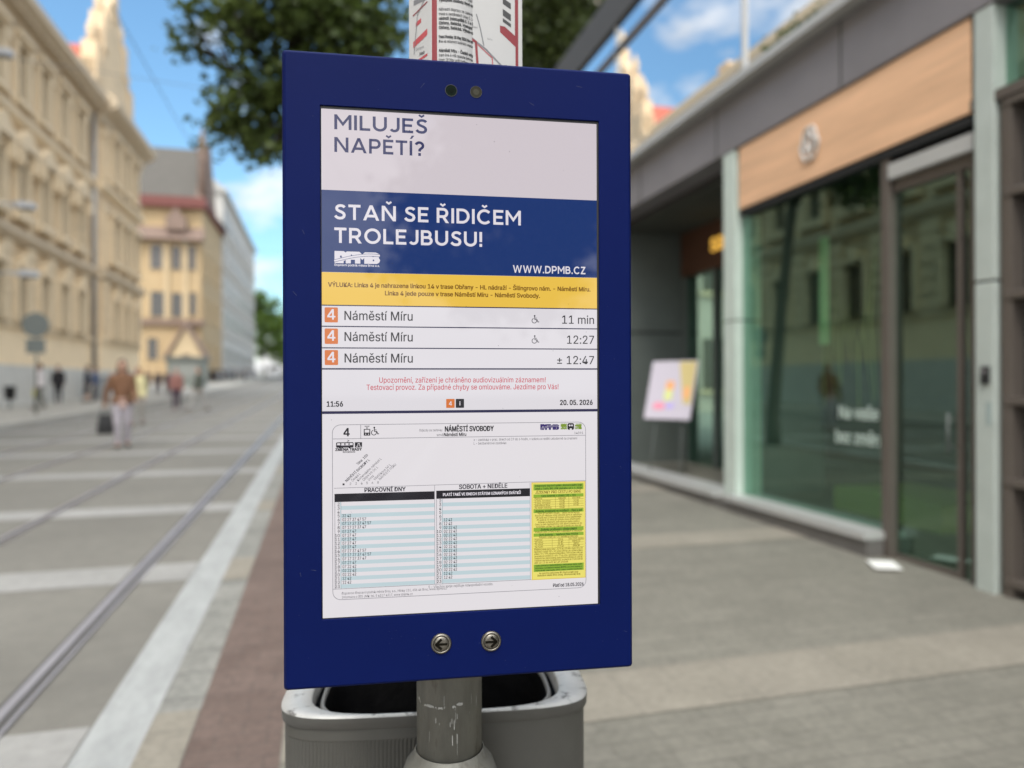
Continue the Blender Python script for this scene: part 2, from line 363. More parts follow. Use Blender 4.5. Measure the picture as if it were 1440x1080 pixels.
b = MB(); b.tube([(.22, 44.42, 2.4), (.22, 44.42, 16.9)], .11, 0, 8); b.build("downpipe", M_pipe, pal)
def win_mesh(w, h, deep=.42, arched=False):
    b = MB()
    if arched:
        p = [(-w/2, 0), (w/2, 0), (w/2, h-w/2)]+[(w/2*math.cos(R(a)), h-w/2+w/2*math.sin(R(a))) for a in range(15, 180, 15)]+[(-w/2, h-w/2)]
    else: p = [(-w/2, 0), (w/2, 0), (w/2, h), (-w/2, h)]
    return p
BAY = 2.45
proto = {}
def window(kind, y, z, w, h, dx=0.):
    """frame surround standing proud, reveal and pane; local x is out of the wall"""
    key = (kind, w, h)
    if key not in proto:
        b = MB(); p = win_mesh(w, h, arched=(kind == 'arch'))
        q = [(u*1.0, v) for u, v in p]; big = [(u*(1+.36/w), v if v < .01 else v+.16) for u, v in p]; 
        b.loops([[(.40, u, v) for u, v in q], [(.40, u, v) for u, v in big], [(-.01, u, v) for u, v in big]], 0, True)   # raised surround
        b.loops([[(.40, u, v) for u, v in q], [(.03, u, v) for u, v in q]], 0, True)
        if kind == 'ped':
            b.loops([[(x, u, v) for u, v in ((-w/2-.45, h+.25), (w/2+.45, h+.25), (w/2+.45, h+.5), (0, h+1.15), (-w/2-.45, h+.5))] for x in (-.01, .6)], 0, True, (True, True))
            b.box(-.01, .65, -w/2-.4, -w/2-.15, h-.5, h+.24); b.box(-.01, .65, w/2+.15, w/2+.4, h-.5, h+.24)
            b.box(-.01, .52, -w/2-.3, w/2+.3, -.35, -.02)
        if kind == 'flat':
            b.box(-.01, .55, -w/2-.3, w/2+.3, h+.18, h+.42); b.box(-.01, .5, -w/2-.25, w/2+.25, -.25, -.02)
        if kind == 'rust':
            b.box(-.01, .47, -.22, .22, h-.1, h+.55)
        pane = MB(); pane.poly([(.03, u, v) for u, v in p], 0)
        for t0 in (-.04, ): pane.box(.031, .09, -.05, .05, 0, h*.99, 1)
        pane.box(.031, .085, -w/2, w/2, h*.62, h*.62+.09, 1)
        proto[key] = (b.build("window", M_plaster2, pal), pane)
        o = proto[key][0]; po = pane.build("pane", [M_win, M_frame], o); proto[key] = o
    else:
        o0 = proto[key]; o = o0.copy(); COL.objects.link(o); c = o0.children[0].copy(); COL.objects.link(c); c.parent = o
    o.location = (dx, y, z); return o
ys = [34.4+BAY*k for k in range(4)]+[34.4-BAY*k for k in range(1, 18)]
for y in ys:
    window('rust', y, 4.12, 1.15, 2.35); window('ped', y, 8.7, 1.1, 2.4); window('flat', y, 13.4, 1.15, 2.4)
for y in (46.8, 49.1, 51.4):
    window('rust', y, 4.12, 1.15, 2.35, .4); window('flat', y, 8.7, 1.15, 2.4, .4); window('flat', y, 13.4, 1.15, 2.4, .4)
# rusticated piers on the ground floor, pilasters above
for y in [a+BAY/2 for a in ys]+[45.3, 47.95, 50.25, 52.7]:
    dx = .4 if y > 44.6 else 0
    if abs(y-44.4) < .5: continue
    z = 4.12; b = MB()
    while z < 7.3: b.box(dx-.01, dx+.24, y-.42, y+.42, z, z+.5); z += .56
    b.build("pier", M_plaster2, pal); b = MB()
    b.box(dx-.01, dx+.2, y-.27, y+.27, 13.22, 15.6); b.box(dx-.01, dx+.3, y-.36, y+.36, 15.6, 16.1); b.box(dx-.01, dx+.3, y-.36, y+.36, 13.21, 13.5)
    b.box(dx-.01, dx+.16, y-.25, y+.25, 8.12, 11.9) if False else None
    b.build("pilaster", M_plaster2, pal); b = MB(); b.box(dx-.01, dx+.16, y-.25, y+.25, 8.12, 11.9); b.build("pilaster", M_plaster2, pal)
b = MB()
for y in [a+BAY/2 for a in ys]: b.box(-.01, .12, y-.9, y+.9, 16.02, 16.3)
for k in range(115): b.box(0.2, .72, MAIN0+.25+.505*k, MAIN0+.45+.505*k, 16.78, 16.98)
b.build("cornice_dentils", M_cornice, pal)

M_palew = mat("window_bluegrey", (.10, .105, .11), .2)
# --- yellow gabled building behind the palace
M_yel = mat("yellow_plaster", (.43, .315, .178), .85, .07, .8)
M_yel2 = mat("yellow_trim", (.49, .38, .235), .85, .06, 1)
M_slate = mat("grey_slate", (.088, .081, .07), .8, .12, 3, stretch=(1, 1, .3))
M_brown = mat("brown_tile", (.20, .14, .11), .85, .15, 3)
M_redtrim = mat("red_eaves", (.15, .05, .042), .8)
Y2 = 77.
yb = thing("yellow_church_house", "yellow gabled house with grey steep roof, red eaves and arched windows behind the palace", "building", WP(83.8, -12.6))
B0 = gz(85)-2
b = MB(); b.box(-16, 0, 0, 15, B0, 21.4); b.box(-7.2, -.1, -.35, 0, B0, 18.5); b.build("wall", M_yel, yb)
b = MB(); b.loops([[(x, y, z) for y, z in ((-.8, 21.6), (9, 21.6), (5.2, 28.2), (3.6, 28.2))] for x in (-12, -.5)], 0, True, (True, True)); rf2 = b.build("roof", M_slate, yb)
b = MB(); b.loops([[(x, y, z) for x, z in ((-1.0, 21.3), (.8, 21.3), (-5, 24.5))] for y in (8.5, 15.3)], 0, True, (True, True)); b.build("roof", M_slate, yb)
b = MB(); b.loops([[(x, y, z) for y, z in ((-.95, 21.5), (9.1, 21.5), (5.2, 28.9), (3.6, 28.9))] for x in (-.498, .2)], 0, True, (True, True)); b.build("parapet_gable", M_brown, rf2)
b = MB(); b.loops([[(x, y, z) for y, z in ((-.95, 21.5), (9.1, 21.5), (5.2, 28.9), (3.6, 28.9))] for x in (-11.6, -10.9)], 0, True, (True, True)); b.build("parapet_gable", M_brown, rf2)
b = MB(); b.box(-16, .5, -1.0, -.3, 20.6, 21.7); b.box(-16, .55, -.3, 15.3, 20.9, 21.5); b.build("eaves", M_redtrim, yb)
b = MB(); b.loops([[(x, y, z) for y, z in ((-1.6, 17.0), (-.36, 18.5), (-.36, 17.0))] for x in (-7.2, .3)], 0, True, (True, True)); b.build("pent_roof", M_brown, yb)
b = MB(); b.box(-7.2, .3, -.9, -.36, 7.9, 8.5); b.build("ledge", M_brown, yb)
b = MB(); b.loops([[(x, y, z) for x, z in ((-3.4, 18.0), (-1.4, 18.0), (-1.4, 19.2), (-2.4, 20.4), (-3.4, 19.2))] for y in (-1.5, -.34)], 0, True, (True, True)); b.build("dormer", M_brown, yb)
b = MB(); b.lathe([(.45, 22), (.45, 26.5), (.6, 27), (.05, 29.6)], 0, 8, .1, -.3); b.build("turret", M_brown, yb)
for (x, z, w, h, a) in ((-4.5, 13.9, 1.15, 2.7, 1), (-2.55, 13.9, .95, 2.6, 1), (-4.4, 8.8, 1.3, 2.7, 0), (-2.5, 8.8, 1.1, 2.6, 0), (-4.9, 4.2, 1.0, 2.3, 0), (-1.0, 13.9, .8, 2.6, 0), (-.9, 9.0, .7, 2.5, 0)):
    p = win_mesh(w, h, arched=bool(a)); f = MB()
    f.loops([[(u*1.25, -.36, v*1.04-.05) for u, v in p], [(u*1.25, -.5, v*1.04-.05) for u, v in p], [(u, -.5, v) for u, v in p], [(u, -.37, v) for u, v in p]], 0, True)
    fo = f.build("window", M_yel2, yb, (x, 0, z)); q = MB(); q.poly([(u, -.375, v) for u, v in p]); q.box(-.04, .04, -.4, -.376, 0, h*.98, 1); q.build("pane", [M_palew, M_frame], fo)
for x in (-6.6, -3.5, -1.6):
    b = MB(); b.box(x-.22, x+.22, -.62, -.36, 8.52, 16.9); b.build("buttress", M_yel2, yb)
for k in range(3):
    for z in (3.6, 8.6, 13.6):
        f = MB(); f.box(0, .18, -.75, .75, -.15, 0); f.box(0, .18, -.75, .75, 2.5, 2.7); f.box(0, .18, -.75, -.6, 0, 2.5); f.box(0, .18, .6, .75, 0, 2.5)
        fo = f.build("window", M_yel2, yb, (.0, 2.5+4.6*k, z)); q = MB(); q.poly([(.03, -.6, 0), (.03, .6, 0), (.03, .6, 2.5), (.03, -.6, 2.5)]); q.build("pane", M_palew, fo)
# gabled porch
PXC = -1.3
b = MB(); b.loops([[(PXC+x, y, z) for x, z in ((-1.6, B0), (1.6, B0), (1.6, 4.6), (0, 7.6), (-1.6, 4.6))] for y in (-2.2, -.4)], 0, True, (True, True)); po = b.build("porch", M_yel2, yb)
for sgn in (-1, 1):
    b = MB(); b.loops([[(PXC+sgn*u, y, z) for u, z in ((0, 7.65), (2.1, 4.0), (2.1, 4.5), (0, 8.2))] for y in (-2.5, -.4)], 0, True, (True, True)); b.build("porch_roof", M_brown, po)
b = MB(); b.poly([(PXC+u, -2.21, 1.6+v) for u, v in win_mesh(1.2, 3.2, arched=True)]); b.build("door", M_frame, po)

# --- pale grey block further up the street
M_pale = mat("pale_grey_render", (.52, .50, .46), .85, .06, .6)
pb = thing("pale_apartment_block", "tall pale grey apartment block with rows of windows beyond the yellow gabled house", "building", WP(99.3, -12.4))
b = MB(); b.box(-14, 0, 0, 44, -1, 26.5); b.build("wall", M_pale, pb)
b = MB(); b.loops([[(x, y, z) for x, z in ((-14.4, 26.5), (.5, 26.5), (.5, 26.9), (-2.5, 29.3), (-12, 29.3), (-14.4, 27))] for y in (-.4, 44.4)], 0, True, (True, True)); b.build("roof", mat("pale_roof", (.42, .41, .38), .8), pb)
b = MB()
for z in (8.2, 12.5, 16.8, 21.1): b.box(0, .25, -.1, 44.1, z-.25, z)
b.build("string_course", M_pale, pb)
for z in (4.2, 9.0, 13.3, 17.6, 22.0):
    for k in range(11):
        q = MB(); q.box(-.05, .06, -.9, .9, 0, 2.3); q.box(.06, .2, -1.05, 1.05, -.2, 0, 1); q.box(.06, .1, -.04, .04, 0, 2.3, 1); q.build("window", [M_palew, M_pale], pb, (0, 2+4*k, z))
b = MB()
for k in range(6): b.box(.0, .12, 1+7.2*k, 5.6+7.2*k, 0.5, 3.4)
b.build("shopfront", mat("brown_shopfronts", (.16, .12, .095), .6), pb)

# --- pale corner house beyond the glass building (right side)
rb = thing("beige_town_house", "tall beige town house half hidden by foliage beyond the glass shop building", "building", WP(26, 7.0))
b = MB(); b.box(0, 14, 0, 30, -.5, 19); b.build("wall", mat("beige_render", (.52, .46, .40), .85, .05, 1), rb)
b = MB(); b.box(-.5, 14.3, -.3, 30.3, 19, 19.5); b.loops([[(x, y, z) for x, z in ((-.3, 19.5), (14.2, 19.5), (7, 24))] for y in (-.2, 30.2)], 0, True, (True, True)); b.build("roof", M_brown, rb)
for z in (1.2, 5.2, 9.0, 12.8):
    for k in range(9):
        if k < 4: q = MB(); q.box(-.6, .6, -.06, .02, 0, 2.1); q.box(-.75, .75, -.16, -.06, -.15, 0, 1); q.build("window", [M_win, M_plaster2], rb, (2.2+3.2*k, 0, z))
        q = MB(); q.box(-.06, .02, -.6, .6, 0, 2.1); q.box(-.16, -.06, -.75, .75, -.15, 0, 1); q.build("window", [M_win, M_plaster2], rb, (0, 2+3.2*k, z))

# ================================================================== GLASS SHOP BUILDING ON THE RIGHT
M_beam = mat("grey_metal_cladding", (.23, .215, .225), .45, .05, 3, metal=.2, var2=.08, scale2=.8)
M_lip = mat("pale_aluminium", (.50, .50, .49), .4, .04, 4, metal=.3)
M_col = mat("pale_green_stone", (.50, .57, .52), .55, .05, 5, var2=.05, scale2=1.5)
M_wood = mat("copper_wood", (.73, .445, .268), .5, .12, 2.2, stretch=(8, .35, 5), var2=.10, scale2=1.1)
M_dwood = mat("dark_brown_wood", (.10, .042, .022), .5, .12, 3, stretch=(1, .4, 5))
M_brz = mat("bronze_frame", (.125, .106, .092), .4, .05, 5, metal=.3)
M_dgrey = mat("dark_grey_stone", (.10, .115, .108), .55, .08, 3)
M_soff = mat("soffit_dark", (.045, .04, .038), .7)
M_black = mat("black_void", (.012, .012, .012), .8)
G_shop = glass_mat("shop_glass", .20, (.42, .64, .53), (.66, .93, .80))
G_up = glass_mat("mirror_glass", .80, (.4, .5, .5), (1.0, 1.0, 1.0))
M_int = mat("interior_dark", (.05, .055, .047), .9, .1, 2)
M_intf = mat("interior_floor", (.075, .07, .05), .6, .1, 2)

FT = 4.4
gb = thing("glass_shop_building", "modern shop building with glass fronts, copper wood fascia and grey metal beam beside the pavement", "building", WP(0, FT))
# local x = t-FT (into the building positive), y = s
G0, G1 = -12., 13.5
b = MB(); b.box(-.06, 0.6, G0, G1, 4.02, 4.62); bevel(b.build("metal_beam", M_beam, gb), .01)
b = MB(); b.box(-.20, .55, G0, G1, 4.624, 4.72); bevel(b.build("beam_lip", M_lip, gb), .01)
for y in (-6, -2.2, 1.2, 3.2, 5.2, 7.2, 9.2, 11.2):
    b = MB(); b.box(-.064, -.055, y, y+.012, 4.03, 4.61); b.build("beam_joint", M_black, gb)
# upper storey
for y0, y1 in ((-12, -8), (-8, -4), (-4, 0), (0, 3.4), (3.4, 6.92), (6.92, 10.4), (10.4, 13.5)):
    b = MB(); b.poly([(.12, y0+.03, 4.72), (.12, y1-.03, 4.72), (.12, y1-.03, 6.66), (.12, y0+.03, 6.66)]); b.poly([(.12, y0+.03, 6.76), (.12, y1-.03, 6.76), (.12, y1-.03, 7.1), (.12, y0+.03, 7.1)]); b.build("upper_pane", G_up, gb)
for y in (-8, -4, 0, 3.4, 6.92, 10.4, 13.44):
    b = MB(); b.box(.09, .16, y-.022, y+.022, 4.722, 7.1); b.build("upper_mullion", M_lip, gb)
b = MB(); b.box(.08, .2, G0, G1, 6.66, 6.76); b.build("upper_transom", M_brz, gb)
b = MB(); b.box(.06, 8, G0, G1+.2, 7.12, 7.7); b.build("roof_slab", mat("roof_edge_dark", (.06, .058, .056), .6), gb)
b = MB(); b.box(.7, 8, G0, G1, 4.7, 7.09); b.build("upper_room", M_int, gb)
# fascia, frames, columns
b = MB(); b.box(-.035, .25, 3.96, 6.80, 3.35, 4.012); bevel(b.build("fascia_board", M_wood, gb), .004)
b = MB(); b.box(-.02, .25, 3.96, 6.80, 3.28, 3.346); b.build("shop_head_rail", M_black, gb)
def column(y0, y1, m=None):
    b = MB(); b.box(-.05, .28, y0, y1, -.1, 2.15); b.box(-.05, .28, y0, y1, 2.165, 4.016); c = bevel(b.build("column", m or M_col, gb), .006)
    b = MB(); b.box(-.04, .27, y0+.01, y1-.01, 2.149, 2.166); b.build("column_joint", M_black, c); return c
c1 = column(6.86, 7.09); c2 = column(3.77, 3.915, mat("grey_post", (.40, .44, .41), .5, .06, 4, var2=.06))
b = MB(); b.box(-.07, -.05, 3.80, 3.855, 1.46, 1.58); b.box(-.074, -.071, 3.815, 3.84, 1.53, 1.56, 1); bevel(b.build("intercom", [M_black, M_beam], c2), .004)
b = MB(); b.box(-.054, -.05, 3.79, 3.83, 1.18, 1.34); b.build("notice", mat("grey_notice", (.3, .36, .35), .7), c2)
# window ledge and big pane
b = MB(); b.box(-.16, .25, 4.80, 11.2, -.1, .20); b.build("base_wall", mat("dark_base_stone", (.13, .122, .115), .6, .1, 4), gb)
b = MB(); b.box(-.19, .2, 4.79, 6.858, .203, .262); b.box(-.19, .2, 7.092, 11.2, .203, .262); b.build("window_ledge", M_lip, gb)
b = MB(); b.poly([(.05, 4.82, .262), (.05, 6.87, .262), (.05, 6.87, 3.28), (.05, 4.82, 3.28)]); b.build("shop_window", G_shop, gb)
b = MB(); b.box(.0, .10, 4.735, 4.825, -.05, 3.279); bevel(b.build("window_mullion", M_brz, gb), .01)
# glass door, recessed
b = MB(); b.poly([(.07, 4.16, .10), (.07, 4.73, .10), (.07, 4.73, 3.0), (.07, 4.16, 3.0)]); d = b.build("glass_door", G_shop, gb)
b = MB(); b.box(.045, .10, 4.11, 4.15, .02, 3.02); b.box(.045, .10, 4.151, 4.734, .02, .10); bevel(b.build("door_frame", M_brz, d), .006)
b = MB(); b.tube([(.01, 4.19, .95), (.01, 4.19, 1.25)], .011, 0, 8); b.tube([(.01, 4.19, 1.0), (.07, 4.19, 1.0)], .008, 0, 6); b.tube([(.01, 4.19, 1.2), (.07, 4.19, 1.2)], .008, 0, 6); b.build("handle", M_dgrey, d)
b = MB(); b.box(-.01, .2, 3.96, 4.733, 3.10, 3.22); b.box(.04, .2, 3.96, 4.733, 3.0, 3.099, 1); b.build("door_head", [M_lip, M_brz], gb)
b = MB(); b.poly([(.07, 3.96, .02), (.07, 4.09, .02), (.07, 4.09, 3.0), (.07, 3.96, 3.0)]); b.build("side_light", G_shop, gb)
b = MB(); b.box(.04, .1, 4.0, 4.03, .0, 3.0); b.build("side_light_frame", M_brz, gb)
# bronze gridded window right of column
b = MB()
for y in (3.70, 3.18, 2.6, 2.0, 1.4, .8): b.box(-.02, .14, y-.035, y+.04, -.05, 3.34)
for z in (.12, .78, 1.32, 2.02, 2.7, 3.3): b.box(-.03, .13, .5, 3.72, z, z+.055)
bevel(b.build("bronze_grille_frame", M_brz, gb), .006)
b = MB(); b.poly([(.08, .5, 0), (.08, 3.7, 0), (.08, 3.7, 3.3), (.08, .5, 3.3)]); b.build("dark_pane", mat("dark_grey_panel", (.06, .06, .065), .15), gb)
b = MB(); b.box(-.04, .3, G0, 3.955, 3.36, 3.43); b.build("transom", M_brz, gb)
b = MB(); b.poly([(.06, G0, 3.43), (.06, 3.9, 3.43), (.06, 3.9, 4.015), (.06, G0, 4.015)]); b.build("clerestory_pane", G_shop, gb)
b = MB(); b.box(-.02, .2, 3.86, 3.955, 3.432, 4.015); b.build("clerestory_post", M_dgrey, gb)
b = MB(); b.box(.1, .25, G0, .46, -.05, 3.35); b.build("side_wall", M_dgrey, gb)
# recessed entrance
b = MB(); b.box(.0, 1.6, 10.55, 13.5, -.1, 4.0); rw = b.build("recess_wall", M_dgrey, gb)
b = MB(); b.box(.0, 1.6, 10.538, 10.549, 2.28, 2.31); b.build("wall_joint", M_black, rw)
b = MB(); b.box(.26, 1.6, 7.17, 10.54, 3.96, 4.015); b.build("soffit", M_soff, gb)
b = MB(); b.box(.27, 1.35, 7.2, 10.53, -.1, .19); b.build("recess_floor", M_pave, gb)
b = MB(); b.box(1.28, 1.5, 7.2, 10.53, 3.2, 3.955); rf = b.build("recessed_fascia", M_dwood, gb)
p = Page({'y': None}); p.m = [screen_mat("lit_yellow_letters", (1.0, .55, .09), .9)]
p.map = lambda u, v, l: (1.28-.03, 9.55-u/1000, 3.32-v/1000+.6)
p.text("sab", 0, 470, 250, 'y', bold=.03); p.text("sab", 0, 470, 250, 'y', l=2, bold=.03)
p.build("lit_lettering", rf)
b = MB(); b.poly([(1.36, 7.2, .19), (1.36, 10.53, .19), (1.36, 10.53, 3.2), (1.36, 7.2, 3.2)]); b.build("entrance_pane", G_shop, gb)
b = MB()
for y in (10.48, 9.55, 8.4, 7.3): b.box(1.30, 1.42, y-.04, y+.04, .19, 3.2)
b.build("entrance_frame", M_dgrey, gb)
b = MB(); b.box(.28, .3, 7.18, 7.22, .19, 3.9); b.box(.3, 1.3, 7.14, 7.2, .19, 3.96); b.build("recess_side_wall", M_dgrey, gb)
# interior of the shop
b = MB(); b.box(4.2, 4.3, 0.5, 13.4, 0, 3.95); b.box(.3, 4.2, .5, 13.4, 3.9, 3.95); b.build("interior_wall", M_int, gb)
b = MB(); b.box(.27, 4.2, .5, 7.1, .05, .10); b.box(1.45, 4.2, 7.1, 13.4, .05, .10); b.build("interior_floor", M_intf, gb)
b = MB(); b.box(2.3, 2.36, 8.9, 10.1, .6, 3.0); b.build("green_poster", mat("green_poster", (.10, .42, .25), .6), gb)
b = MB(); b.box(.36, .38, 5.9, 6.02, 1.85, 2.9); b.build("hanging_banner", mat("pale_green_banner", (.42, .62, .38), .6), gb)
b = MB(); b.box(1.0, 2.0, 5.2, 6.6, .1, .35); b.build("display_platform", [mat("olive_cloth", (.36, .38, .09), .8), mat("yellow_panel", (.55, .46, .12), .7)], gb)
p = Page({'w': None}); M_vin = mat("white_vinyl", (.80, .92, .86), .6); p.m = [M_vin]
p.map = lambda u, v, l: (.045, 5.37-u/1000, 1.16-v/1000)
p.text("Na vaše", 0, 0, 110, 'w', bold=.02, width=470); wl = p.build("window_lettering", gb); mp_ = p.map
p = Page({'w': None}); p.m = [M_vin]; p.map = mp_; p.text("bez změn", -40, 215, 110, 'w', bold=.02, width=520); p.build("window_lettering", gb)
rd_ = random.Random(8)
b = MB()
for k in range(9):
    y0 = 5.15+.075*k; z0 = 1.2+rd_.uniform(0, .5); z1 = rd_.uniform(2.0, 2.75)
    b.loops([[(.25+.05*math.sin(k*2.1), y0, z0), (.28+.05*math.sin(k*2.1), y0+.05, z0+.05)], [(.22, y0+.02, (z0+z1)/2), (.26, y0+.085, (z0+z1)/2)], [(.25, y0+.01, z1), (.28, y0+.05, z1-.05)]], 0, False)
b.build("window_drape", mat("olive_yellow_cloth", (.62, .60, .20), .8), gb)
# pale looped emblem on the copper fascia
b = MB()
def loop_pts(cy, cz, a, bb, rot, n=22):
    o_ = []
    for i in range(n+1):
        q = 2*math.pi*i/n; u = a*math.sin(q); v = bb*math.sin(2*q)/2*.9+0
        u, v = a*math.cos(q), bb*math.sin(q)*(.55+.45*math.cos(q))
        o_.append((-.05, cy+u*math.cos(rot)-v*math.sin(rot), cz+u*math.sin(rot)+v*math.cos(rot)))
    return o_
for (dy, dz, rt) in ((-.055, .085, .9), (.055, .085, 2.25), (-.07, -.06, -.9), (.07, -.06, -2.25), (0, .01, 1.57)):
    b.tube(loop_pts(5.63+dy, 3.67+dz, .088, .062, rt), .013, 0, 6, False)
b.build("emblem", mat("pale_pewter", (.62, .59, .56), .4, metal=.2), gb)

# ================================================================== TREES
M_bark = mat("bark", (.085, .07, .055), .9, .3, 6, bump=.8, bscale=14, stretch=(1, 1, .25))
def leaf_mat(name, c0, c1):
    m = bpy.data.materials.new(name); m.use_nodes = True; t = m.node_tree; b = t.nodes['Principled BSDF']; l = t.links.new
    co = N(t, 'ShaderNodeTexCoord'); n = N(t, 'ShaderNodeTexNoise'); n.inputs['Scale'].default_value = 1.3; n.inputs['Detail'].default_value = 8; n.inputs['Roughness'].default_value = .8; l(co.outputs['Object'], n.inputs['Vector'])
    r = N(t, 'ShaderNodeValToRGB'); r.color_ramp.elements[0].color = (*c0, 1); r.color_ramp.elements[1].color = (*c1, 1); r.color_ramp.elements[0].position = .35; r.color_ramp.elements[1].position = .68
    l(n.outputs['Fac'], r.inputs[0]); l(r.outputs[0], b.inputs['Base Color']); b.inputs['Roughness'].default_value = .5
    tr = N(t, 'ShaderNodeBsdfTranslucent'); l(r.outputs[0], tr.inputs[0]); mx = N(t, 'ShaderNodeMixShader'); mx.inputs[0].default_value = .38
    l(b.outputs[0], mx.inputs[1]); l(tr.outputs[0], mx.inputs[2]); l(mx.outputs[0], t.nodes['Material Output'].inputs[0]); return m
M_leaf = leaf_mat("maple_leaves", (.036, .062, .014), (.13, .17, .04))
M_leaf2 = leaf_mat("bright_green_leaves", (.07, .13, .02), (.17, .25, .04))  # bright green leaf tones of the far trees
def leaf(b, c, d, nrm, sz):
    d = d.normalized(); w = d.cross(nrm).normalized(); nn = w.cross(d)
    P = [(0, 0), (.38, .22), (.5, .55), (.22, .62), (0, 1), (-.22, .62), (-.5, .55), (-.38, .22)]
    i0 = len(b.v)
    for x, y in P: b.v.append(tuple(c+(w*x+d*y+nn*(-.18*abs(x)))*sz))
    b.face([i0, i0+1, i0+2, i0+3, i0+4]); b.face([i0, i0+4, i0+5, i0+6, i0+7])
def make_tree(name, label, base, blobs, ntips, nleaf, lsz, trunk_r, fork, M, rnd, clump=.42, group=None):
    t = thing(name, label, "tree", base, 0, group)
    lb = MB(); wb = MB(); tips = []
    for (c, r, wt) in blobs:
        for _ in range(int(ntips*wt)):
            while True:
                p = Vector((rnd.uniform(-1, 1), rnd.uniform(-1, 1), rnd.uniform(-1, 1)))
                if .25 < p.length < 1: break
            tips.append(Vector((c[0]+p.x*r[0], c[1]+p.y*r[1], c[2]+p.z*r[2])))
    fk = Vector(fork)
    pts = [Vector((0, 0, -.2)), Vector((.03, 0, .6)), Vector((fk.x*.4, fk.y*.4, fk.z*.55)), fk]
    wb.tube(pts, [trunk_r*1.3, trunk_r, trunk_r*.85, trunk_r*.75], 0, 10)
    limbs = []
    for (c, r, wt) in blobs:
        c = Vector(c); m1 = fk.lerp(c, .5)+Vector((rnd.uniform(-.3, .3), rnd.uniform(-.3, .3), .35))
        limbs.append((m1, c)); wb.tube([fk-Vector((0, 0, .3)), fk.lerp(m1, .5)+Vector((0, 0, .12)), m1, m1.lerp(c, .5), c], [trunk_r*.55, trunk_r*.42, trunk_r*.3, trunk_r*.2, trunk_r*.1], 0, 7)
    for tp in tips:
        m1, c = min(limbs, key=lambda q: (q[1]-tp).length); st = m1.lerp(c, rnd.uniform(.2, 1))
        wb.tube([st, st.lerp(tp, .55)+Vector((rnd.uniform(-.15, .15), rnd.uniform(-.15, .15), rnd.uniform(-.05, .25))), tp], [.035, .02, .007], 0, 4, False)
        k = int(nleaf*rnd.uniform(.5, 1.5)); sc = clump*rnd.uniform(.7, 1.3)
        for _ in range(k):
            q = tp+Vector((rnd.gauss(0, sc*.6), rnd.gauss(0, sc*.6), rnd.gauss(0, sc*.42)))
            dr = Vector((rnd.uniform(-1, 1), rnd.uniform(-1, 1), rnd.uniform(-1.0, .3)))
            leaf(lb, q, dr, Vector((rnd.gauss(0, .6), rnd.gauss(0, .6), 1)), lsz*rnd.uniform(.65, 1.3))
    lb.build("crown", M, t, recalc=False); wb.build("trunk", M_bark, t, recalc=False)
    return t
rn = random.Random(11)
tb = WP(13.1, -.33, gz(13.1))
def rel(px, py, Y): return ((px-720)/1000*Y-tb.x, Y-tb.y, EYE+(540-py)/1000*Y-tb.z)
blobs = [(rel(430, -10, 10.9), (1.35, 1.3, .85), .40), (rel(415, 45, 10.8), (1.25, 1.2, .75), .22), (rel(335, 140, 10.6), (.68, .75, .48), .09), (rel(352, 195, 10.7), (.58, .5, .30), .055),
         (rel(318, 25, 10.5), (.66, .7, .40), .055), (rel(275, 62, 10.5), (.22, .3, .12), .010), (rel(392, 215, 10.5), (.30, .4, .13), .012), (rel(525, 55, 10.7), (.55, .8, .55), .10), (rel(430, 130, 10.7), (.75, .8, .65), .10)]
tree1 = make_tree("street_tree", "large dark leafed street tree spreading behind the blue display panel", tb, blobs, 280, 28, .125, .13, (.25, -.7, 5.1), M_leaf, rn, .27)
# unseen tree behind the viewer; crown shaped to darken reflections in the display glass
t2 = Vector((6.8, -9.4, gz(-9)))
tree2 = make_tree("street_tree", "dark street tree mirrored in the display glass at the upper left of the screen", t2, [((-2.7, .2, 5.4), (1.9, 1.3, 2.0), .75), ((-4.4, .2, 4.6), (.75, .9, .8), .10), ((-4.9, .2, 3.5), (.5, .6, .35), .035), ((-3.4, 0, 3.3), (1.2, 1.0, .6), .16), ((.3, 0, 5.6), (1.8, 1.6, 1.7), .35)], 260, 60, .15, .14, (-.3, 0, 3.0), M_leaf, random.Random(33), .36)
# lighter tree on the little square behind the glass building
tq = WP(18.9, 6.2, gz(18.9))
def rel3(px, py, Y): return ((px-720)/1000*Y-tq.x, Y-tq.y, EYE+(540-py)/1000*Y-tq.z)
tree3 = make_tree("street_tree", "looser lighter tree with gaps showing the beige house, right of the paper notice", tq, [(rel3(790, 30, 19.5), (1.6, 1.4, 1.3), .26), (rel3(850, 70, 19), (1.1, .9, .7), .10), (rel3(770, 95, 19.5), (1.2, 1.0, .7), .14), (rel3(800, -90, 20), (2.0, 1.8, 1.6), .3), (rel3(715, 60, 20), (1.0, 1.0, 1.6), .14)], 300, 48, .16, .16, (.2, 0, 6.5), leaf_mat("olive_leaves", (.028, .042, .010), (.085, .11, .026)), random.Random(21), .55)
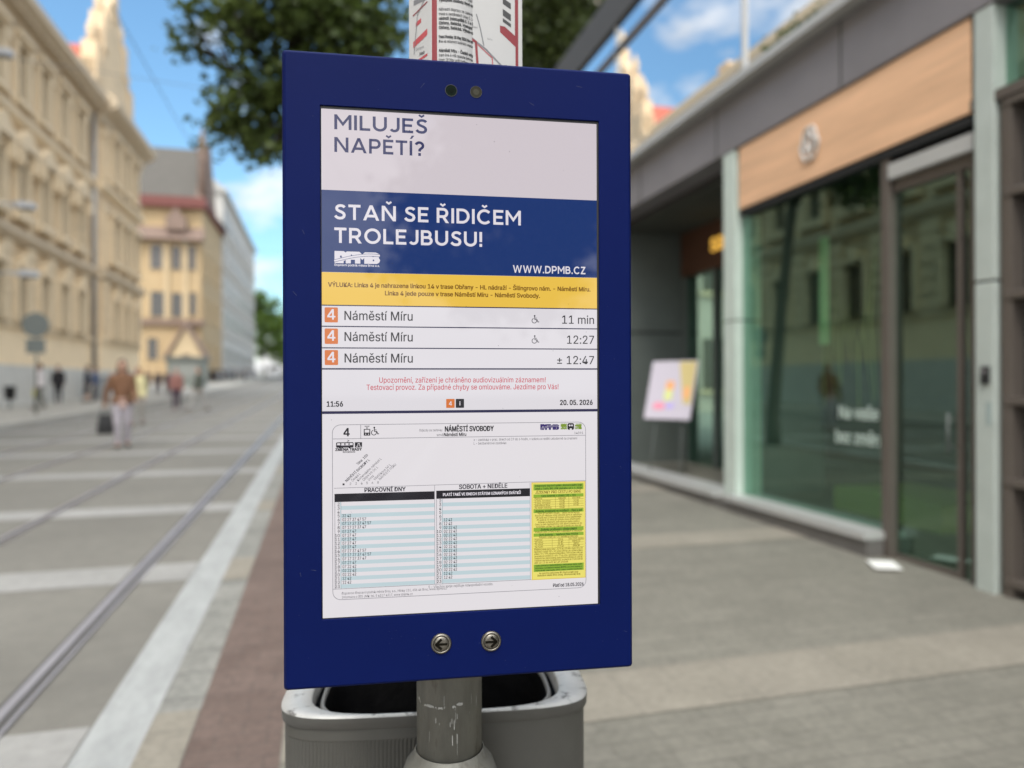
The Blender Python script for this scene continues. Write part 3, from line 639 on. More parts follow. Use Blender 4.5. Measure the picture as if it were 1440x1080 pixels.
# far green trees at the end of the street
rf_ = random.Random(5)
def far_tree(px, Y, top, wpx, i, lab):
    X = (px-720)/1000*Y; s = DV.dot(Vector((X, Y, 0))); z0 = gz(s); H = EYE+(540-top)/1000*Y-z0; w = wpx/1000*Y/2
    bl = [((0, 0, H*.62), (w, w, H*.36), .7), ((w*.3, 0, H*.35), (w*.8, w*.7, H*.2), .4), ((-w*.3, -w*.3, H*.82), (w*.5, w*.5, H*.16), .3)]
    return make_tree("far_tree", lab, (X, Y, z0), bl, 60, 60, .55, .3, (0, 0, H*.25), M_leaf2, rf_, 1.1, "green trees at the far end of the street")
far_tree(372, 150, 405, 58, 0, "tall bright green tree at the far end of the street beside the pale block")
far_tree(400, 165, 440, 70, 1, "broad green tree at the far end of the street, partly behind the display's left edge")
far_tree(440, 185, 430, 90, 2, "far green tree mostly behind the blue display, end of street")

# ================================================================== THE INFORMATION DISPLAY
M_blue = mat("navy_paint", (.0018, .0070, .066), .55, .05, 3, spec=.07, var2=.05, scale2=1.5)
M_bez = mat("black_gasket", (.012, .012, .014), .5)
PX, PY = -.2626, .9772; PR = math.atan2(.0632, .3893)
SW, SH = .396, .708
dsp = thing("information_display", "navy blue tram stop display panel with a lit timetable screen mounted on the steel pole", "display", (PX+math.cos(PR)*SW/2, PY+math.sin(PR)*SW/2, 1.1465-.094), PR)
# local x right, y away from the viewer, z up; the screen's top left corner:
SX, SZ = -SW/2, SH+.094
def rr(u0, v0, u1, v1, r, y, n=5):
    p = []
    for cx, cy, a in ((u1-r, v1-r, 0), (u0+r, v1-r, 90), (u0+r, v0+r, 180), (u1-r, v0+r, 270)):
        for k in range(n+1): q = R(a+90*k/n); p.append((SX+(cx+r*math.cos(q))/1000, y, SZ-(cy+r*math.sin(q))/1000))
    return p
b = MB()
O = (-51.5, -75.5, 447, 804.5)
b.loops([rr(0, 0, 396, 708, .8, .0045), rr(0, 0, 396, 708, .8, 0.0006), rr(-.6, -.6, 396.6, 708.6, 1.2, 0),
         rr(O[0]+6, O[1]+6, O[2]-6, O[3]-6, 3, 0), rr(O[0]+4.5, O[1]+4.5, O[2]-4.5, O[3]-4.5, 3.5, .0006), rr(O[0]+.8, O[1]+.8, O[2]-.8, O[3]-.8, 5, .006), rr(*O, 5, .009), rr(*O, 5, .088), rr(O[0]+3, O[1]+3, O[2]-3, O[3]-3, 5, .092)], 0, True, (False, True))
b.build("housing", M_blue, dsp, recalc=True)
b = MB(); b.loops([rr(-.05, -.05, 396.05, 708.05, .6, .0030), rr(1.2, 3.4, 393.4, 707.0, .6, .0030), rr(1.2, 3.4, 393.4, 707.0, .6, .0052)], 0, True); b.build("screen_gasket", M_bez, dsp)
b = MB(); b.box(-.13, .0, .092, .118, .12, .2); b.box(-.13, .0, .092, .118, .62, .70); b.build("mounting_bracket", M_rail, dsp)
# camera eyes
for u, v, c in ((180, -30.8, 0), (215.5, -31, 1)):
    b = MB(); n = 28
    Cc = lambda r, y: [(SX+(u+r*math.cos(2*math.pi*i/n))/1000, y, SZ-(v+r*math.sin(2*math.pi*i/n))/1000) for i in range(n)]
    b.loops([Cc(8.7, -.0002), Cc(8.5, -.0007), Cc(7.9, -.0007), Cc(7.8, -.0003)], 0, True)
    b.loops([Cc(7.8, -.0003), Cc(4, -.00034), Cc(.2, -.00036)], 1, True, (False, True)); b.loops([Cc(4.2, -.00040), Cc(.2, -.00044)], 2, True, (False, True))
    b.build("camera_lens", [M_bez, mat("camera_glass_green", (.006, .012, .008), .4, spec=.03) if not c else mat("sensor_glass_grey", (.035, .033, .025), .4, spec=.03), mat("lens_core_dark", (.003, .006, .004), .3, spec=.05) if not c else mat("sensor_core", (.055, .052, .04), .4, spec=.05)], dsp)
p = Page({'k': mat("scratch_pale", (.09, .10, .16), .7)}); p.map = lambda u, v, l: (SX+u/1000, -.0001, SZ-v/1000); rq = random.Random(12)
for k in range(70):
    while True:
        u = rq.uniform(-42, 438); v = rq.uniform(-65, 794)
        if not (-6 < u < 402 and -6 < v < 714): break
    if k < 9: a = rq.uniform(0, 3.1); ln = rq.uniform(2, 9); p.stroke([(u, v), (u+ln*math.cos(a), v+ln*math.sin(a))], .25, 'k')
    else: p.disc(u, v, rq.uniform(.15, .4), 'k', 1, 6)
p.build("paint_mark", dsp)
# steel push buttons with arrows
M_btn = mat("brushed_steel", (.20, .185, .16), .38, .12, 30, metal=.9)
M_arrow = mat("etched_arrow", (.008, .007, .005), .9, spec=.05)
for u, v, sg in ((163.7, 750.3, -1), (234.8, 751.2, 1)):
    n = 36
    C = lambda r, y: [(SX+(u+r*math.cos(2*math.pi*i/n))/1000, y, SZ-(v+r*math.sin(2*math.pi*i/n))/1000) for i in range(n)]
    b = MB(); b.loops([C(14.6, .0005), C(14.6, -.0012), C(13.2, -.0032), C(11.2, -.0036), C(10.9, -.0022)], 0, True, (False, False), True); b.loops([C(10.8, -.0018), C(10.4, -.0030), C(6, -.0034), C(.1, -.0034)], 0, True, (False, True), True)
    bt = b.build("push_button", M_btn, dsp)
    p = Page({'k': M_arrow}); p.map = lambda a, q, l: (SX+(u+sg*a)/1000, -.0037, SZ-(v+q)/1000)
    p.stroke([(-8, .2), (6.5, .2)], 3.3, 'k'); p.stroke([(.2, -6.6), (7.2, 0)], 3.6, 'k'); p.stroke([(7.2, .3), (.2, 6.8)], 3.6, 'k'); p.build("arrow", bt)

# ---- what the screen shows (millimetres from its top left corner)
CL = dict(white=(.655, .59, .63), white2=(.745, .715, .755), navy=(.010, .036, .165), ink=(.022, .026, .11), yellow=(.86, .55, .075), ytext=(.21, .10, .012), orange=(.68, .17, .025),
          black=(.012, .011, .016), grey=(.05, .047, .06), red=(.56, .03, .06), pale=(.78, .74, .80), blueL=(.535, .66, .70), page=(.79, .755, .785), lime=(.27, .45, .035), lemon=(.86, .76, .16), gold=(.75, .56, .10),
          dkgreen=(.05, .11, .01), brown=(.20, .15, .01), purple=(.035, .018, .15), green=(.20, .31, .02), rule=(.012, .011, .06), mid=(.30, .29, .32))
CM = {k: screen_mat("screen_"+k, v) for k, v in CL.items()}
scr_b = MB(); q = [rr(.3, .3, 395.7, 707.7, .3, .0040)]; scr_b.poly(q[0][::-1], 0)
scr = scr_b.build("screen", CM['page'], dsp, recalc=False)
def page(): 
    p = Page(CM); p.map = lambda u, v, l: (SX+u/1000, .0040-.00013*l, SZ-v/1000); return p
def four(p, u, v, h, c, l=3, t=.17):
    w = h*.74; x0 = u-w/2; xs = x0+w*.70
    p.rect(xs-h*t/2, v-h, xs+h*t/2, v, c, l); p.rect(x0, v-h*.36, x0+w, v-h*.36+h*t*.86, c, l+.3)
    p.poly([(x0, v-h*.36+h*.04), (x0, v-h*.36-h*.02), (xs-h*t*.5, v-h), (xs+h*t*.1, v-h), (xs-h*t*.1, v-h*.80), (x0+h*t*1.05, v-h*.36), (x0+h*t*1.05, v-h*.36+h*.04)][::-1], c, l+.6)
# the campaign's geometric capitals, drawn from centre lines in units of the capital height
def _arc(cx, cy, rx, ry, a0, a1, n=14): return [(cx+rx*math.cos(R(a0+(a1-a0)*i/n)), cy+ry*math.sin(R(a0+(a1-a0)*i/n))) for i in range(n+1)]
_a = .0875
_st = ('s', [(_a, 0), (_a, 1)])
_P = [_st, ('s', [(_a, 1-_a), (.42, 1-_a)]+_arc(.42, .665, .2475, .2475, 90, -90)+[(_a, .4175)])]
GEO = {
 'I': (.175, [_st]), 'L': (.64, [_st, ('s', [(.1, _a), (.64, _a)])]), 'T': (.76, [('s', [(.38, 0), (.38, .95)]), ('s', [(0, 1-_a), (.76, 1-_a)])]),
 'E': (.67, [_st, ('s', [(.1, _a), (.67, _a)]), ('s', [(.1, .51), (.60, .51)]), ('s', [(.1, 1-_a), (.67, 1-_a)])]),
 'M': (1.02, [_st, ('s', [(1.02-_a, 0), (1.02-_a, 1)]), ('p', [(0, 1), (.15, 1), (.51, .49), (.51, .22), (0, .96)]), ('p', [(1.02, 1), (1.02, .96), (.51, .22), (.51, .49), (.87, 1)])]),
 'N': (.90, [_st, ('s', [(.9-_a, 0), (.9-_a, 1)]), ('p', [(0, 1), (.19, 1), (.9, 0), (.71, 0)])]),
 'A': (1.02, [('p', [(0, 0), (.19, 0), (.60, 1), (.42, 1)]), ('p', [(1.02, 0), (.60, 1), (.42, 1), (.83, 0)]), ('s', [(.24, .29), (.78, .29)])]),
 'U': (.85, [('s', [(_a, 1), (_a, .38)]+_arc(.425, .38, .3375, .2925, 180, 360)[1:]+[(.85-_a, 1)])]),
 'J': (.62, [('s', [(.62-_a, 1), (.62-_a, .33)]+_arc(.295, .33, .2375, .2425, 0, -148)[1:])]),
 'S': (.72, [('s', [(.64, .80), (.58, .865), (.48, .905), (.37, .9125), (.25, .885), (.17, .82), (.145, .73), (.18, .635), (.27, .57), (.39, .52), (.50, .47), (.59, .395), (.62, .29), (.585, .18), (.49, .105), (.36, .0875), (.23, .105), (.13, .16), (.055, .245)])]),
 'P': (.755, _P), 'R': (.80, _P+[('p', [(.32, .42), (.52, .42), (.80, 0), (.59, 0)])]),
 'D': (.86, [_st, ('s', [(_a, 1-_a), (.37, 1-_a)]+_arc(.37, .5, .4025, .4125, 90, -90, 20)+[(_a, _a)])]),
 'B': (.76, [_st, ('s', [(_a, 1-_a), (.40, 1-_a)]+_arc(.40, .715, .20, .1975, 90, -90)+[(_a, .5175)]), ('s', [(.3, .5175), (.44, .5175)]+_arc(.44, .3025, .2325, .215, 90, -90)+[(_a, _a)])]),
 'O': (1.04, [('s', _arc(.52, .5, .4325, .4225, 0, 360, 40))]), 'C': (.92, [('s', _arc(.50, .5, .4125, .4225, 42, 318, 32))]),
 'Z': (.72, [('s', [(.03, 1-_a), (.70, 1-_a)]), ('s', [(.0, _a), (.72, _a)]), ('p', [(.0, .12), (.0, 0), (.22, .12), (.70, .90), (.70, 1), (.48, .88)])]),
 'W': (1.34, [('p', [(0, 1), (.18, 1), (.45, 0), (.29, 0)]), ('p', [(.45, 0), (.29, 0), (.60, 1), (.74, 1)]), ('p', [(1.34, 1), (1.05, 0), (.89, 0), (1.16, 1)]), ('p', [(.89, 0), (.60, 1), (.74, 1), (1.05, 0)])]),
 '.': (.2, [('s', [(.1, 0), (.1, .2)])]), '!': (.2, [('s', [(.1, .32), (.1, 1)]), ('s', [(.1, 0), (.1, .2)])]),
 '?': (.66, [('s', _arc(.32, .70, .235, .2125, 165, -55)+[(.34, .42), (.33, .30)]), ('s', [(.33, 0), (.33, .2)])]), ' ': (.22, [])}
def _caron(c): return ('s', [(c-.16, 1.27), (c, 1.15), (c+.16, 1.27)], .12)
for k, b_, f_ in (('Š', 'S', _caron(.36)), ('Ě', 'E', _caron(.36)), ('Ň', 'N', _caron(.45)), ('Ř', 'R', _caron(.40)), ('Č', 'C', _caron(.50)), ('Í', 'I', ('p', [(.02, 1.13), (.15, 1.13), (.32, 1.36), (.14, 1.36)]))): GEO[k] = (GEO[b_][0], GEO[b_][1]+[f_])
def geo_text(p, body, u, v, cap, c, width, l=2, t=.175, gap=.15):
    nat = sum(GEO[ch][0]+gap for ch in body)-gap; kx = width/(nat*cap); x = u
    for ch in body:
        w, parts = GEO[ch]
        for part in parts:
            pts = part[1]
            if part[0] == 'p':
                q = [(x+a*cap*kx, v-b*cap) for a, b in pts]
                ar = sum(q[i-1][0]*q[i][1]-q[i][0]*q[i-1][1] for i in range(len(q)))
                p.poly(q if ar < 0 else q[::-1], c, l)
            else:
                h = (part[2] if len(part) > 2 else t)/2; Lf = []; Rt = []
                closed = math.dist(pts[0], pts[-1]) < 1e-6
                for i, (a, b) in enumerate(pts):
                    i0, i1 = (i-1, i+1)
                    if closed: A_, B_ = pts[(i-1) % (len(pts)-1)], pts[(i+1) % (len(pts)-1)]
                    else: A_, B_ = pts[max(i0, 0)], pts[min(i1, len(pts)-1)]
                    d0 = Vector((a-A_[0], b-A_[1])); d1 = Vector((B_[0]-a, B_[1]-b))
                    d0 = d0.normalized() if d0.length > 1e-9 else d1.normalized(); d1 = d1.normalized() if d1.length > 1e-9 else d0
                    m = d0+d1; m = m.normalized(); k_ = 1/max(.45, m.dot(d0)); nx, ny = -m.y*h*k_, m.x*h*k_
                    Lf.append((x+(a+nx)*cap*kx, v-(b+ny)*cap)); Rt.append((x+(a-nx)*cap*kx, v-(b-ny)*cap))
                for i in range(len(pts)-1): p.poly([Lf[i], Rt[i], Rt[i+1], Lf[i+1]], c, l+.15)
        x += (w+gap)*cap*kx
# advertisement
p = page(); p.rect(2, 2, 394, 115.5, 'white', 1); p.rect(0.3, 115.5, 395.5, 229, 'navy', 1)
geo_text(p, "MILUJEŠ", 18.6, 31.2, 20.7, 'ink', 128.1); geo_text(p, "NAPĚTÍ?", 18.6, 62.6, 20.7, 'ink', 124)
geo_text(p, "STAŇ SE ŘIDIČEM", 18.3, 155.9, 21.2, 'pale', 262, gap=.16); geo_text(p, "TROLEJBUSU!", 18.2, 188.3, 21.2, 'pale', 206, gap=.16)
geo_text(p, "WWW.DPMB.CZ", 268.5, 224.2, 10.9, 'pale', 107.6, t=.18)
# operator's lettering with the swoosh
def logo(p, u0, v0, w, h, ink, paper, detail=True):
    A = lambda x, y: (u0+(x-145)/930*w, v0+(y-245)/275*h)
    p.poly([A(*q_) for q_ in ((145, 520), (145, 245), (330, 245), (370, 275), (395, 250), (650, 250), (710, 312), (765, 258), (985, 258), (1045, 285), (1066, 330), (1048, 378), (1076, 430), (1060, 485), (1010, 520))], ink, 2)
    N_ = lambda pts: p.poly([A(*q_) for q_ in pts], paper, 3)
    N_(((475, 435), (560, 435), (560, 521), (475, 521))[::-1]); N_(((670, 392), (710, 436), (750, 392), (750, 521), (670, 521))[::-1]); N_(((330, 470), (372, 445), (372, 521), (330, 521))[::-1])
    N_(((258, 395), (258, 350), (285, 345), (298, 392))[::-1]); N_(((472, 352), (478, 316), (500, 320), (502, 352))[::-1]); N_(((918, 362), (922, 322), (946, 326), (950, 358))[::-1]); N_(((922, 458), (926, 418), (950, 422), (955, 456))[::-1])
    cv = [A(150+76*k, 470-150*math.sin(math.pi/2*min(1, k/10))**1.0+(0 if k < 10 else 4*(k-10))) for k in range(13)]
    p.stroke([(a, c_-.095*h) for a, c_ in cv], .035*h, paper, 4); p.stroke(cv, .15*h, ink, 5); p.stroke([(a, c_+.095*h) for a, c_ in cv], .035*h, paper, 4)
logo(p, 18.4, 199.6, 62, 16.8, 'pale', 'navy')
p.text("Dopravní podnik města Brna a.s.", 18.4, 220.3, 3.0, 'pale', width=61.5, bold=.02)
p.build("advertisement", scr)
# yellow notice
p = page(); p.rect(0.3, 229.2, 395.5, 274.2, 'yellow', 1)
p.text("VÝLUKA: Linka 4 je nahrazena linkou 14 v trase Obřany - Hl. nádraží - Šilingrovo nám. - Náměstí Míru.", 9.5, 249.2, 6.0, 'ytext', width=374.2, bold=.030)
p.text("Linka 4 jede pouze v trase Náměstí Míru - Náměstí Svobody.", 86.9, 259.8, 6.0, 'ytext', width=221.2, bold=.030)
p.build("yellow_notice", scr)
def wheelchair(p, u, v, k, c):
    A = lambda a, b_: (u+a*k, v+b_*k)
    p.disc(*A(4.2, 1.2), 1.25*k, c, 2, 12); p.stroke([A(4.2, 2.5), A(4.4, 6.6), A(7.6, 6.6), A(9.0, 10.2), A(10.4, 9.7)], 1.1*k, c); p.stroke([A(4.3, 4.4), A(7.2, 4.4)], .9*k, c)
    p.stroke([A(3.6+3.4*math.cos(R(a)), 8.2-3.4*math.sin(R(a))) for a in range(110, 375, 20)], 1.0*k, c)
rows = [(274.6, 303.2, "11 min", 340.9, 48, True), (303.8, 333.0, "12:27", 348.1, 40.8, True), (333.6, 362.2, "± 12:47", 333.2, 55.6, False)]
for v0, v1, tm, tu, tw, wc in rows:
    p = page(); p.rect(1.4, v0+1.0, 394.6, v1-.6, 'white2', 1); p.rect(.3, v0-.6, 395.5, v0+1.0, 'rule', 1)
    p.rrect(4.8, v0+3.2, 22.8, v1-4.6, 1.4, 'orange', 2); four(p, 13.9, v0+20.2, 14.6, 'pale')
    p.text("Náměstí Míru", 31.5, v0+20.4, 12.4, 'black', width=93.8, bold=.009)
    p.text(tm, tu, v0+22.2, 11.9, 'black', width=tw, bold=.007)
    if wc: wheelchair(p, 296.0, v0+10.2, 1.0, 'grey')
    p.build("departure_row", scr)
p = page(); p.rect(1.2, 364, 394.6, 421.4, 'white2', 1); p.rect(.3, 361.8, 395.5, 363.9, 'rule', 1)
p.text("Upozornění, zařízení je chráněno audiovizuálním záznamem!", 78.8, 382.1, 7.4, 'red', width=237.4, bold=.006)
p.text("Testovací provoz. Za případné chyby se omlouváme. Jezdíme pro Vás!", 61.3, 392.2, 7.4, 'red', width=273.9, bold=.006)
p.text("11:56", 7.3, 415, 7.2, 'black', width=22, bold=.028); p.text("20. 05. 2026", 337.3, 415.3, 7.2, 'black', width=49.1, bold=.028)
p.rrect(172, 405.4, 184.0, 418.2, .8, 'orange', 2); p.rrect(185.6, 405.4, 197.4, 418.2, .8, 'black', 2); four(p, 178, 414.8, 6.0, 'pale'); p.text("i", 191.5, 414.6, 5.4, 'pale', align='c', bold=.03, l=3)
p.rect(.3, 421.4, 395.5, 425.2, 'rule', 1)
p.build("footer_message", scr)
# ---- the scanned timetable page
p = page()
def frame(u0, v0, u1, v1, r, w, c):
    pts = []
    for cx, cy, a in ((u1-r, v1-r, 0), (u0+r, v1-r, 90), (u0+r, v0+r, 180), (u1-r, v0+r, 270)):
        for k in range(7): q_ = R(a+15*k); pts.append((cx+r*math.cos(q_), cy+r*math.sin(q_)))
    p.stroke(pts+[pts[0]], w, c, 2)
frame(14.8, 440.4, 375.6, 682.6, 11, .8, 'mid')
p.stroke([(14.8, 459.8), (375.6, 459.8)], .8, 'mid'); p.stroke([(53.2, 440.4), (53.2, 459.8)], .8, 'mid')
four(p, 34, 456.4, 11.6, 'black', 2, .2)
# tram and wheelchair symbols
p.rect(57.4, 446.6, 66.2, 455.8, 'black', 2); p.rect(58.6, 447.6, 65.0, 451.6, 'page', 3); p.stroke([(58.4, 442.6), (65.2, 442.6)], .7, 'black'); p.stroke([(60.2, 442.8), (61.8, 446.6)], .6, 'black'); p.stroke([(63.6, 442.8), (61.8, 446.6)], .6, 'black'); p.disc(60, 453.8, .8, 'page', 3, 8); p.disc(63.8, 453.8, .8, 'page', 3, 8)
wheelchair(p, 67.6, 443.6, 1.0, 'black')
p.text("Odjezdy ze zastávky", 166.5, 451, 3.4, 'grey', width=32.5, align='r'); p.text("NÁMĚSTÍ SVOBODY", 169.9, 451.6, 7.2, 'black', width=70.2, bold=.03)
p.text("směr", 158.5, 458, 3.6, 'grey'); p.text("Náměstí Míru", 168.5, 458.2, 4.6, 'black', width=32, bold=.025)
logo(p, 308, 442.8, 28, 8.4, 'purple', 'page')
p.text("IDS", 338.2, 450.2, 7.2, 'green', width=9.6, bold=.09); p.rect(338.2, 444.6, 347, 446.8, 'green', 2)
p.rrect(348.4, 441.8, 358.2, 451.6, 2.4, 'black', 2); p.disc(351.7, 445.2, 1.35, 'pale', 3, 10); p.disc(355.1, 445.2, 1.35, 'pale', 3, 10); p.rect(351.8, 449.4, 354.8, 451.8, 'page', 3)
p.text("JMK", 359.4, 450.2, 7.2, 'green', width=10.6, bold=.09); p.rect(359.6, 444.6, 369.6, 446.6, 'green', 2)
p.text("14091", 358.6, 457.8, 3.2, 'grey')
p.text("x - zastávka v prac. dnech od 19 do 6 hodin, v sobotu a neděli celodenně na znamení", 211, 465.6, 3.5, 'grey', width=152); p.text("L - bezbariérová zastávka", 211, 470.8, 3.5, 'grey', width=47)
# ZMĚNA TRASY pictogram
p.rrect(19.8, 464.6, 43.4, 472.0, 1.5, 'black', 2)
for k in range(4): p.rect(21.2+5.6*k, 465.8, 25.4+5.6*k, 468.6, 'page', 3)
p.rect(26, 468.6, 38.5, 469.6, 'mid', 3); p.disc(25, 472, 1.4, 'black', 2, 8); p.disc(38, 472, 1.4, 'black', 2, 8); p.stroke([(34.5, 464.4), (37.5, 462.4), (35, 461.6)], .6, 'black')
p.rect(45.2, 464.8, 55.0, 472.0, 'black', 2); p.stroke([(46.8, 470.5), (49, 470.5), (49.6, 466.4), (51.4, 466.4), (52, 470.5), (54, 470.5)], .7, 'page', 3)
p.text("ZMĚNA TRASY", 18.6, 476.4, 3.6, 'black', width=36.2, bold=.05); p.text("DIVERSION", 29.0, 479.2, 2.0, 'black', width=16.5, bold=.03)
# slanted stop names
stops = [("Zóna  100", 49.0, 497.0, .02), ("NÁMĚSTÍ SVOBODY L", 34.0, 520.0, .02), ("Česká L", 42.0, 519.6, 0), ("Komenského náměstí L", 49.6, 519.4, 0), ("Obilní trh (x) L", 57.2, 519.2, 0), ("Úvoz", 64.6, 519.0, 0), ("Všetičkova (x) L", 72.2, 518.8, 0), ("NÁMĚSTÍ MÍRU", 79.6, 518.6, 0)]
for tx, u, v, bo in stops: p.text(tx, u, v, 3.5, 'grey', rot=43, bold=bo, xs=.86, res=2)
p.rect(28.4, 521.6, 31.0, 524.2, 'black', 2)
for k, d in enumerate("234568"): p.text(d, 38+7.5*k, 524.0-.2*k, 3.3, 'grey')
# table
p.stroke([(16.8, 528.0), (293, 526.2), (376, 526)], .7, 'mid')
p.text("PRACOVNÍ DNY", 58, 534.4, 5.8, 'grey', width=56.9, bold=.03); p.text("SOBOTA + NEDĚLE", 189.9, 533.6, 6.0, 'grey', width=69.6, bold=.03)
p.rect(17.4, 535.8, 155.6, 547.2, 'black', 2); p.rect(157.6, 535.2, 292.9, 546.7, 'black', 2)
p.text("PLATÍ TAKÉ VE DNECH STÁTEM UZNANÝCH SVÁTKŮ", 167, 542.9, 3.9, 'pale', width=112, bold=.03, l=3)
T1 = {5: "22 42", 6: "02 27 37 47 57", 7: "07 17 27 37 47 57", 8: "07 17 27 37 47", 9: "07 27 47", 10: "07 27 47", 11: "07 27 47", 12: "07 27 47", 13: "07 27 47", 14: "07 27 37 47 57", 15: "07 17 27 37 47 57", 16: "07 17 27 37 47", 17: "07 27 47", 18: "07 22 42", 19: "02 22 42", 20: "02 22 42", 21: "12 42", 22: "12 42"}
T2 = {7: "12 42", 8: "12 42", 21: "12 42", 22: "12 42"}; T2.update({h: "02 22 42" for h in range(9, 21)})
RH = 5.43
for (u0, u1, T, dv) in ((17.4, 155.6, T1, 0), (157.6, 292.9, T2, -.5)):
    for h in range(2, 24):
        v0 = 547.4+dv+RH*(h-2)
        if h % 2: p.rect(u0+8.6, v0, u1, v0+RH, 'blueL', 2)
        p.text(str(h), u0+6.9, v0+4.8, 4.1, 'black', l=3, align='r', bold=.008, res=2)
        if h in T: p.text(T[h], u0+10.6, v0+4.8, 4.1, 'black', l=3, width=6.8*T[h].count(' ')+4.9, bold=.010, res=2)
    p.rect(u0+.1, 547.3, u0+.8, 667.4, 'mid', 3); p.rect(u0+7.6, 547.3, u0+8.6, 667.4, 'blueL', 3); p.rect(u0+8.6, 547.3, u0+9.0, 667.4, 'mid', 4); p.rect(u1-.6, 527.5, u1, 667.4, 'mid', 3)
p.stroke([(15, 667.6), (294, 667.2)], .7, 'mid', 4)
p.text("5 - Všechny spoje zajišťuje nízkopodlažní vozidlo.", 146.4, 672.6, 3.5, 'grey', width=92, bold=.0)
p.text("Dopravce: Dopravní podnik města Brna, a.s., Hlinky 151, 656 46 Brno, www.dpmb.cz", 27, 675.6, 3.3, 'grey', width=145); p.text("Informace o IDS JMK: tel. 5 4317 4317, www.idsjmk.cz", 27, 681.0, 3.3, 'grey', width=97)
p.text("Platí od 18.05.2026", 326.1, 679.6, 4.8, 'grey', width=45.8, bold=.025)
p.build("timetable_page", scr)
# yellow ticket price table
p = page(); Y0, Y1 = 527, 668.2; p.rect(294.6, Y0, 375, Y1, 'gold', 2); p.rect(295.8, Y0+1.2, 374, Y1-1.2, 'lemon', 3)
kv = lambda z: Y0+(z-22)/1632*(Y1-Y0)      # twelfths of a millimetre or so, down the table
def gbar(z0, z1, *tx):
    p.rect(297.6, kv(z0), 372.0, kv(z1), 'lime', 4); h = (kv(z1)-kv(z0))/len(tx)
    for i, s_ in enumerate(tx): p.text(s_, 334.8, kv(z0)+h*(i+.80), min(3.2, h*.62), 'dkgreen', l=5, align='c', width=min(70, 1.6*len(s_)), bold=.028, res=2)
def line(s_, z, w=None, al='c', bo=.012): p.text(s_, 334.8 if al == 'c' else 298.6, kv(z), 2.6, 'brown', l=5, align=al, width=w, bold=bo, res=2)
gbar(55, 155, "Integrovaný dopravní systém Jihomoravského kraje", "výtah z Tarifu IDS JMK platného od 1. 1. 2026")
p.text("JÍZDENKY PRO CESTU PO BRNĚ", 300.4, kv(212), 4.2, 'brown', l=5, width=68, bold=.016)
gbar(225, 275, "Ceny jízdenek v zónách 100 + 101")
def table(z0, z1, n, cols, tx):
    for i in range(n+1): z = kv(z0+(z1-z0)*i/n); p.rect(297.6, z-.18, 372, z+.18, 'brown', 5)
    for c_ in cols: p.rect(c_-.18, kv(z0), c_+.18, kv(z1), 'brown', 5)
    for i, r_ in enumerate(tx):
        v = kv(z0+(z1-z0)*(i+.78)/n)
        for (a, al), s_ in zip(((299.4, 'l'), ((cols[0]+cols[1])/2, 'c'), ((cols[1]+372)/2, 'c')), r_): p.text(s_, a, v, 2.4, 'brown', l=6, align=al, xs=.9, bold=.012, res=2)
table(277, 470, 5, (330, 350), (("Platnost", "základní", "zlevněná"), ("2 zóny, 15 minut", "20 Kč", "10 Kč"), ("2 zóny, 60 minut", "25 Kč", "12 Kč"), ("jednodenní Brno", "90 Kč", "45 Kč"), ("24 hodin všechny", "90 Kč", "")))
gbar(476, 534, "Jízdenky prodávané ve vozidlech - Pípni a jeď")
for i, s_ in enumerate(["Pípni při každém vstupu - cesta začíná kartou", "Pouze při nástupu vždy přiložte kartu k validátoru", "Při cestě nad 15 minut při výstupu znovu nepřikládejte", "Při cestě do 15 minut při výstupu znovu přiložte kartu", "Jízdenka je přestupní, platí pouze pro jednu osobu a", "Ceny za den nepřesáhnou výši denní jízdenky až do", "na každém zařízení lze zakoupit jízdenky pro více lidí"]): line(s_, 556+37*i, 62+8*((i*3) % 4)/3)
gbar(782, 845, "Jízdenky prodávané v předprodejích"); line("Prodej pro cestu 15 minut a delší i v automatech na zastávkách", 868, 70)
gbar(877, 930, "SMS jízdenky - telefonní číslo 90206"); line("Platí pouze v zónách 100 + 101, maximálně pro jednu osobu", 956, 58)
table(966, 1125, 4, (325, 350), (("Platnost", "Cena", "Text SMS zprávy"), ("20 minut", "25 Kč", "BRNO20"), ("75 minut", "35 Kč", "BRNO"), ("24 hodin", "119 Kč", "BRNOD")))
for i, s_ in enumerate(["Předplatné jízdenky platí po dobu 7, 30, 90 dní a 365 dnů v zónách 100 a 101", "Bezplatně v zónách 100 + 101 cestují: děti do 6 let, držitelé průkazu", "průkazu ZTP a ZTP/P, průvodce držitele průkazu ZTP/P, kočárek, vodící pes", "zavazadla do rozměrů 25 x 45 x 70 cm, lyže a snowboard v obalu", "Cestujícím bez platné jízdenky bude účtována přirážka až 1500 Kč", "v hotovosti nebo kartou na místě 800 Kč, na pobočce do 15 dnů 1000 Kč", "děti do 15 let 400 Kč při úhradě"]): line(s_, 1160+37*i, 72 if i < 6 else 50, 'l')
gbar(1396, 1518, "Tento přehled je zjednodušený a neobsahuje úplné znění", "informace v prodejních místech DPMB a na www.idsjmk.cz", "Výhodněji zakoupíte SMS nebo mobilní jízdenku")
line("Na území Brna platí jízdenky IDS Jihomoravského kraje", 1560, 58); line("Statutární město Brno a kraj, Jihomoravský kraj", 1596, 64, bo=.02)
p.build("price_table", scr)
# dust and small marks on the display glass
p = page(); rd = random.Random(3)
for k in range(34): p.disc(rd.uniform(6, 390), rd.uniform(6, 700), rd.uniform(.25, .6), 'grey' if rd.random() < .7 else 'pale', 7, 6)
p.build("dust_speck", scr)

